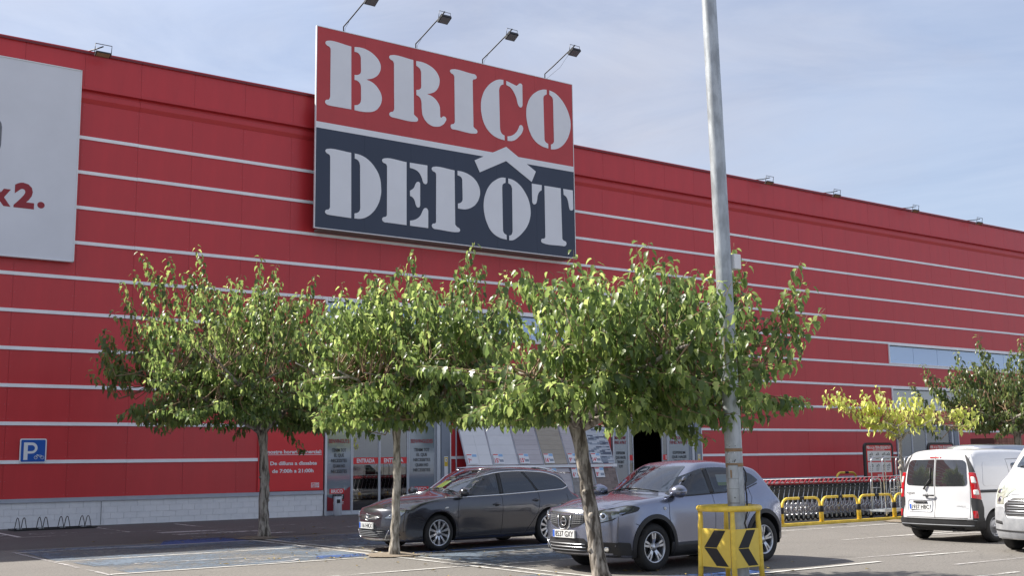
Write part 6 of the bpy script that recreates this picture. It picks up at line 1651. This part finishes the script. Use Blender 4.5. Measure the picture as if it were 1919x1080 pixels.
# ---- small white van seen from behind ----------------------------------------
def van(name, label, loc, rz, paint='paint_white', detail=True, H=0.06, width=1.93):
    s_ = H
    sp = dict(L=4.21, W=width, axles=(.82, 3.52), wr=.315, rr=.195, tw=.195, flare=.012, cs=.22, crown=.045, bowf=.30, bowr=.10, smooth=5,
        side=[(.10, .92), (.3, .97), (.5, .99), (.75, 1.0), (.95, .995), (1.15, .975), (1.35, .945), (1.55, .90), (1.70, .85), (1.80, .79), (1.9, .74)],
        plan=[(0, .90), (.1, .96), (.25, .995), (.5, 1.0), (.85, .99), (1, .965)],
        top=[(0, .80), (.10, .93), (.35, 1.04), (.70, 1.12), (.92, 1.19), (1.2, 1.42), (1.5, 1.66), (1.75, 1.77 + s_), (2.2, 1.82 + s_), (3.2, 1.835 + s_), (3.9, 1.82 + s_), (4.10, 1.79 + s_), (4.21, 1.74 + s_)],
        bot=[(0, .22), (.5, .18), (3.5, .22), (4.21, .30)],
        front=[(.2, .10), (.4, 0), (.6, .0), (.8, .05), (1.0, .15)],
        rear=[(.25, .02), (.45, -.0), (.62, .01), (.70, .045), (1.0, .05), (1.3, .075), (1.6, .13), (1.8, .18)])
    rwl = fillet([(-.775, 1.17, .08), (-.02, 1.15, .01), (-.02, 1.60, .01), (-.70, 1.60, .10)], .05)
    rwr = fillet([(.02, 1.12, .01), (.74, 1.135, .09), (.69, 1.655, .12), (.02, 1.67, .01)], .05)
    rwl = fillet([(-.74, 1.14, .09), (-.025, 1.12, .01), (-.025, 1.67, .01), (-.69, 1.66, .12)], .05)
    A = fillet([(1.22, 1.13), (2.02, 1.13), (2.02, 1.60), (1.62, 1.60, .1), (1.22, 1.28)], .04)
    ws = fillet([(.98, 0, 0), (1.02, .35, 0), (1.18, .70, .05), (1.62, .58, .05), (1.52, 0, 0), (1.62, -.58, .05), (1.18, -.70, .05), (1.02, -.35, 0)], .02)
    sp['holes'] = [('side', A, .03), ('top', ws, .035)]
    c = Car(name, label, 'van', sp, loc, rz, paint)
    c.window('windscreen', ws, 'top', 'car_glass', -1, .05)
    for sd in (-1, 1): c.window('side_window', A, 'side', 'car_side_glass', sd, .05)
    c.seams([[(2.10, .32), (2.12, 1.1), (2.02, 1.66)], [(1.18, .3), (1.14, 1.1)], [(2.9, .34), (2.92, 1.66), (2.1, 1.68)]])
    if detail:
        for nm, q in (('rear_window', rwl), ('rear_window', rwr)):
            o = c.patch(nm, q, 'rear', 'van_rear_glass', .007, -1, .08, depth=.01)
        c.seams([[(0, .48), (0, 1.80)], [(-.74, .49), (.74, .49)], [(-.79, .50), (-.795, 1.1), (-.73, 1.76)], [(.79, .50), (.795, 1.1), (.73, 1.76)]], 'rear', (-1,), .012)
        bp = c.patch('rear_bumper', fillet([(-.72, .26), (.72, .26), (.72, .47), (-.72, .47)], .02), 'rear', 'black_plastic', .033, -1, .08, depth=.05)
        b = MB(); c.trim(b, [(-.86, .355), (.86, .355)], .012, 'rear', 'grey_plastic', .032); c.trim(b, [(-.86, .465), (.86, .465)], .012, 'rear', 'black_plastic', .034); b.build('bumper_rib', bp)
        for sd in (-1, 1):
            D = math.radians
            tl = c.patch('tail_light', fillet([(D(64.5), .90, .01), (D(74.5), .86, .03), (D(71), 1.40, .03), (D(65), 1.40, .02)], .02), 'corner', 'lamp_red', .016, sd, .03, depth=.03)
            for z0_, z1_, a0_, a1_ in ((1.19, 1.32, 66, 70), (.96, 1.06, 66.5, 71.5)):
                b = MB(); c.patch('p', fillet([(D(a0_), z0_), (D(a1_), z0_), (D(a1_ - 1), z1_), (D(a0_), z1_)], .02), 'corner', 'lamp_white', .019, sd, .03, mb=b); b.build('lens', tl)
            c.patch('corner_cladding', fillet([(D(63), .46, .01), (D(77), .46, .01), (D(78), .70, .03), (D(75), .86, .01), (D(64), .90, .01)], .01), 'corner', 'black_plastic', .010, sd, .03)
            c.patch('rear_reflector', fillet([(D(64), .50), (D(68), .50), (D(68), .64), (D(64), .64)], .01), 'corner', 'lamp_red', .016, sd, .03)
            c.patch('pillar_trim', fillet([(D(65.5), 1.41, .01), (D(71), 1.41, .01), (D(68), 1.76, .01), (D(66.5), 1.76, .01)], .02), 'corner', 'black_plastic', .008, sd, .03)
            c.patch('bumper_corner', fillet([(D(56), .27), (D(79), .27), (D(78.5), .45), (D(56), .45)], .01), 'corner', 'black_plastic', .034, sd, .03, depth=.05)
            b = MB(); c.patch('p', fillet([(2.95, 1.00), (4.0, 1.00), (4.0, 1.055), (2.95, 1.055)], .01), 'side', 'black_plastic', .012, sd, .08, mb=b); b.build('door_rail', c.root)
            c.patch('side_cladding', fillet([(3.86, .30), (4.05, .30), (4.10, .55), (4.0, .62), (3.90, .50)], .03), 'side', 'black_plastic', .012, sd, .06)
            c.patch('pressed_panel', fillet([(3.02, 1.13), (3.86, 1.13), (3.72, 1.62), (3.02, 1.64)], .10), 'side', paint, .006, sd, .08, depth=.006)
            # side window of the sliding door
            c.patch('sliding_door_window', fillet([(2.22, 1.14), (2.80, 1.14), (2.80, 1.58), (2.22, 1.60)], .06), 'side', 'van_rear_glass', .007, sd, .08)
        c.plate('rear', .70, '1937 HBC', y=-.37, w=.50)
        pass
        b = MB(); c.trim(b, fillet([(-.69, .60), (-.06, .60), (-.06, .84), (-.69, .84)], .05), .006, 'rear', 'grey_trim', .006, -1, True); b.build('recess_edge', c.root)
        b = MB(); p, n = c.proj('rear', -.37, .795, -1, .012); b.bbox((p.x - .01, -.52, .775), (p.x + .03, -.20, .82), 'black_plastic', .01); b.build('plate_lamp', c.root)
        b = MB(); p, n = c.proj('rear', -.10, .935, -1, .02); b.lathe([(0, 0), (.040, 0), (.045, -.015)], p + Vector((-.012, -.10, 0)), (1, 0, 0), 'grey_plastic', 16)
        b.tube([(p.x + .01, -.26, .935), (p.x + .035, -.2, .937), (p.x + .035, -.06, .937), (p.x + .01, -.0, .935)], .016, 'black_plastic', 8); b.build('door_handle', c.root)
        b = MB(); p, n = c.proj('rear', -.25, 1.06, -1, .03); q, n = c.proj('rear', -.09, 1.28, -1, .03); r1, n = c.proj('rear', -.10, 1.50, -1, .022); r0, n = c.proj('rear', -.105, 1.18, -1, .022)
        b.tube([p, p.lerp(q, .5), q], [.022, .014, .010], 'black_plastic', 8); b.tube([r0, r1], .012, 'black_plastic', 6); b.build('rear_wiper', c.root)
        b = MB(); c.patch('p', fillet([(-.14, 1.695), (.14, 1.695), (.13, 1.725), (-.13, 1.725)], .01), 'rear', 'lamp_red', .010, -1, .05, mb=b)
        for o in (b,): o.build('brake_light', c.root)
        p, n = c.proj('rear', -.6, .975, -1, .004); text('lettering', 'RENAULT', 0, .30, 0, .035, 0, 'print_black', c.root, .02, rot=(R_(90), 0, R_(90)), loc=(p.x + .008, -.70, .96))
        text('lettering', 'KANGOO', 0, .22, 0, .022, 0, 'grey_plastic', c.root, .02, rot=(R_(90), 0, R_(90)), loc=(c.proj('rear', .6, .72, -1, .006)[0].x + .006, .50, .72))
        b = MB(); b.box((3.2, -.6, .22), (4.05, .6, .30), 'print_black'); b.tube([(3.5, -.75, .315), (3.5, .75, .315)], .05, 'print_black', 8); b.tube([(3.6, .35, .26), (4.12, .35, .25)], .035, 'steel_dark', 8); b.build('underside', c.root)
    c.interior(1.0, 2.6, .45, 1.1, rear=False)
    for wx in sp['axles']:
        for sd in (-1, 1): c.wheel(wx, sd, 'steel', 'rim_grey')
    for sd in (-1, 1): c.mirror(1.25, 1.16, sd, (.10, .10, .13), 'black_plastic')
    return c
VX, VY = 21.27, 14.42
KROT = R_(180 - 3)
o_ = Vector((VX, VY, 0)) - Matrix.Rotation(KROT, 3, 'Z') @ Vector((4.21, 0, 0))
van('small_van', 'small white panel van seen from behind with two rear doors and dark windows', (o_.x, o_.y, 0), KROT)
van('grey_van', 'silver grey van whose roof shows just above the white van', (31.2, 17.4, 0), R_(180), 'paint_silver', False, .20, 1.9)

# ---- large white van at the right edge -----------------------------------------
def big_van():
    sp = dict(L=5.4, W=2.05, axles=(.95, 4.4), wr=.335, rr=.20, tw=.215, flare=.012, cs=.20, crown=.05, bowf=.36, bowr=.1, smooth=4,
        side=[(.10, .94), (.3, .98), (.5, .995), (.8, 1.0), (1.1, .99), (1.4, .96), (1.7, .92), (2.0, .87), (2.2, .80), (2.3, .74)],
        plan=[(0, .88), (.06, .94), (.16, .985), (.3, 1.0), (1, .98)],
        top=[(0, 1.0), (.10, 1.08), (.35, 1.22), (.60, 1.36), (.75, 1.44), (1.1, 1.78), (1.45, 2.08), (1.75, 2.20), (2.4, 2.26), (5.2, 2.26), (5.4, 2.2)],
        bot=[(0, .24), (.5, .22), (5.4, .28)],
        front=[(.2, .08), (.4, 0), (.6, .0), (.72, .03), (.9, .07), (1.1, .15), (1.3, .2)],
        rear=[(.3, 0), (2.2, .05)])
    ws = fillet([(.80, 0, 0), (.84, .45, 0), (1.02, .82, .06), (1.50, .68, .06), (1.38, 0, 0), (1.50, -.68, .06), (1.02, -.82, .06), (.84, -.45, 0)], .02)
    A = fillet([(1.05, 1.32), (1.9, 1.32), (1.9, 1.95), (1.6, 1.95, .1), (1.12, 1.50)], .05)
    sp['holes'] = [('side', A, .03), ('top', ws, .03)]
    c = Car('delivery_van', 'big white van with scuffed grey bumper cut off by the right edge', 'van', sp, (19.62, 11.36, 0), 0, 'paint_white')
    c.window('windscreen', ws, 'top', 'car_glass', -1, .05)
    for sd in (-1, 1):
        c.window('side_window', A, 'side', 'car_side_glass', sd, .05)
        c.patch('bumper_side', fillet([(.10, .26), (.60, .24), (.52, .72), (.16, .80)], .04), 'side', 'bumper_grey', .014, sd, .07)
        if sd < 0: c.mirror(1.2, 1.40, sd, (.10, .13, .20), 'black_plastic')
        hl = [(sd * .62, .86), (sd * .86, .86), (sd * .93, 1.10), (sd * .90, 1.24), (sd * .80, 1.20), (sd * .66, .98)]
        if sd < 0: hl = hl[::-1]
        o = c.patch('headlight', fillet(hl, .04), 'front', 'headlamp_old', .012, -1, .05)
        for (y, z, r) in ((.76, .94, .06), (.84, 1.08, .05)):
            b = MB(); p, n = c.proj('front', sd * y, z, -1, .010); b.lathe([(r, .0), (r, .008), (r * .5, .004), (0, .006)], p, n, 'chrome', 14); b.build('reflector', o)
        c.patch('headlight_corner', fillet([(.22, .90), (.42, .95), (.52, 1.16), (.36, 1.14)], .04), 'side', 'headlamp_old', .010, sd, .05)
    bp = c.patch('front_bumper', fillet([(-.98, .27), (.98, .27), (.96, .80), (.66, .82), (.52, .62), (-.52, .62), (-.66, .82), (-.96, .80)], .04), 'front', 'bumper_grey', .016, -1, .08)
    b = MB(); c.patch('p', fillet([(.62, .50), (.88, .52), (.86, .57), (.64, .56)], .01), 'front', 'interior_dark', .020, -1, .06, mb=b)
    c.trim(b, [(-.95, .40), (.95, .40)], .012, 'front', 'black_plastic', .02); b.build('bumper_gap', bp)
    g_ = c.patch('grille', fillet([(-.55, .66), (.55, .66), (.62, .86), (.40, .98), (-.40, .98), (-.62, .86)], .05), 'front', 'black_plastic', .008, -1, .07)
    b = MB()
    for k in range(6): c.trim(b, [(-.52, .70 + k * .045), (.52, .70 + k * .045)], .010, 'front', 'rim_silver' if k % 2 else 'grey_plastic', .014)
    b.build('grille_bars', g_)
    c.seams([[(-.88, .85), (-.62, .98), (-.5, 1.03), (.5, 1.03), (.62, .98), (.88, .85)]], 'front', (-1,), .012)
    c.seams([[(1.0, .3), (1.0, 1.35)], [(2.0, .3), (2.0, 2.0)]])
    c.wiper([(.98, .70), (.90, .2), (.90, .0)]); c.wiper([(.90, -.1), (.92, -.5), (1.0, -.7)])
    c.plate('front', .47, '4821 FKL') if False else None
    c.interior(.95, 2.8, .5, 1.35, rear=False)
    for wx in sp['axles']:
        for sd in (-1, 1): c.wheel(wx, sd, 'steel', 'rim_grey')
    b = MB(); b.box((.6, -.7, .22), (4.8, .7, .30), 'print_black'); b.build('underside', c.root)
    return c
big_van()
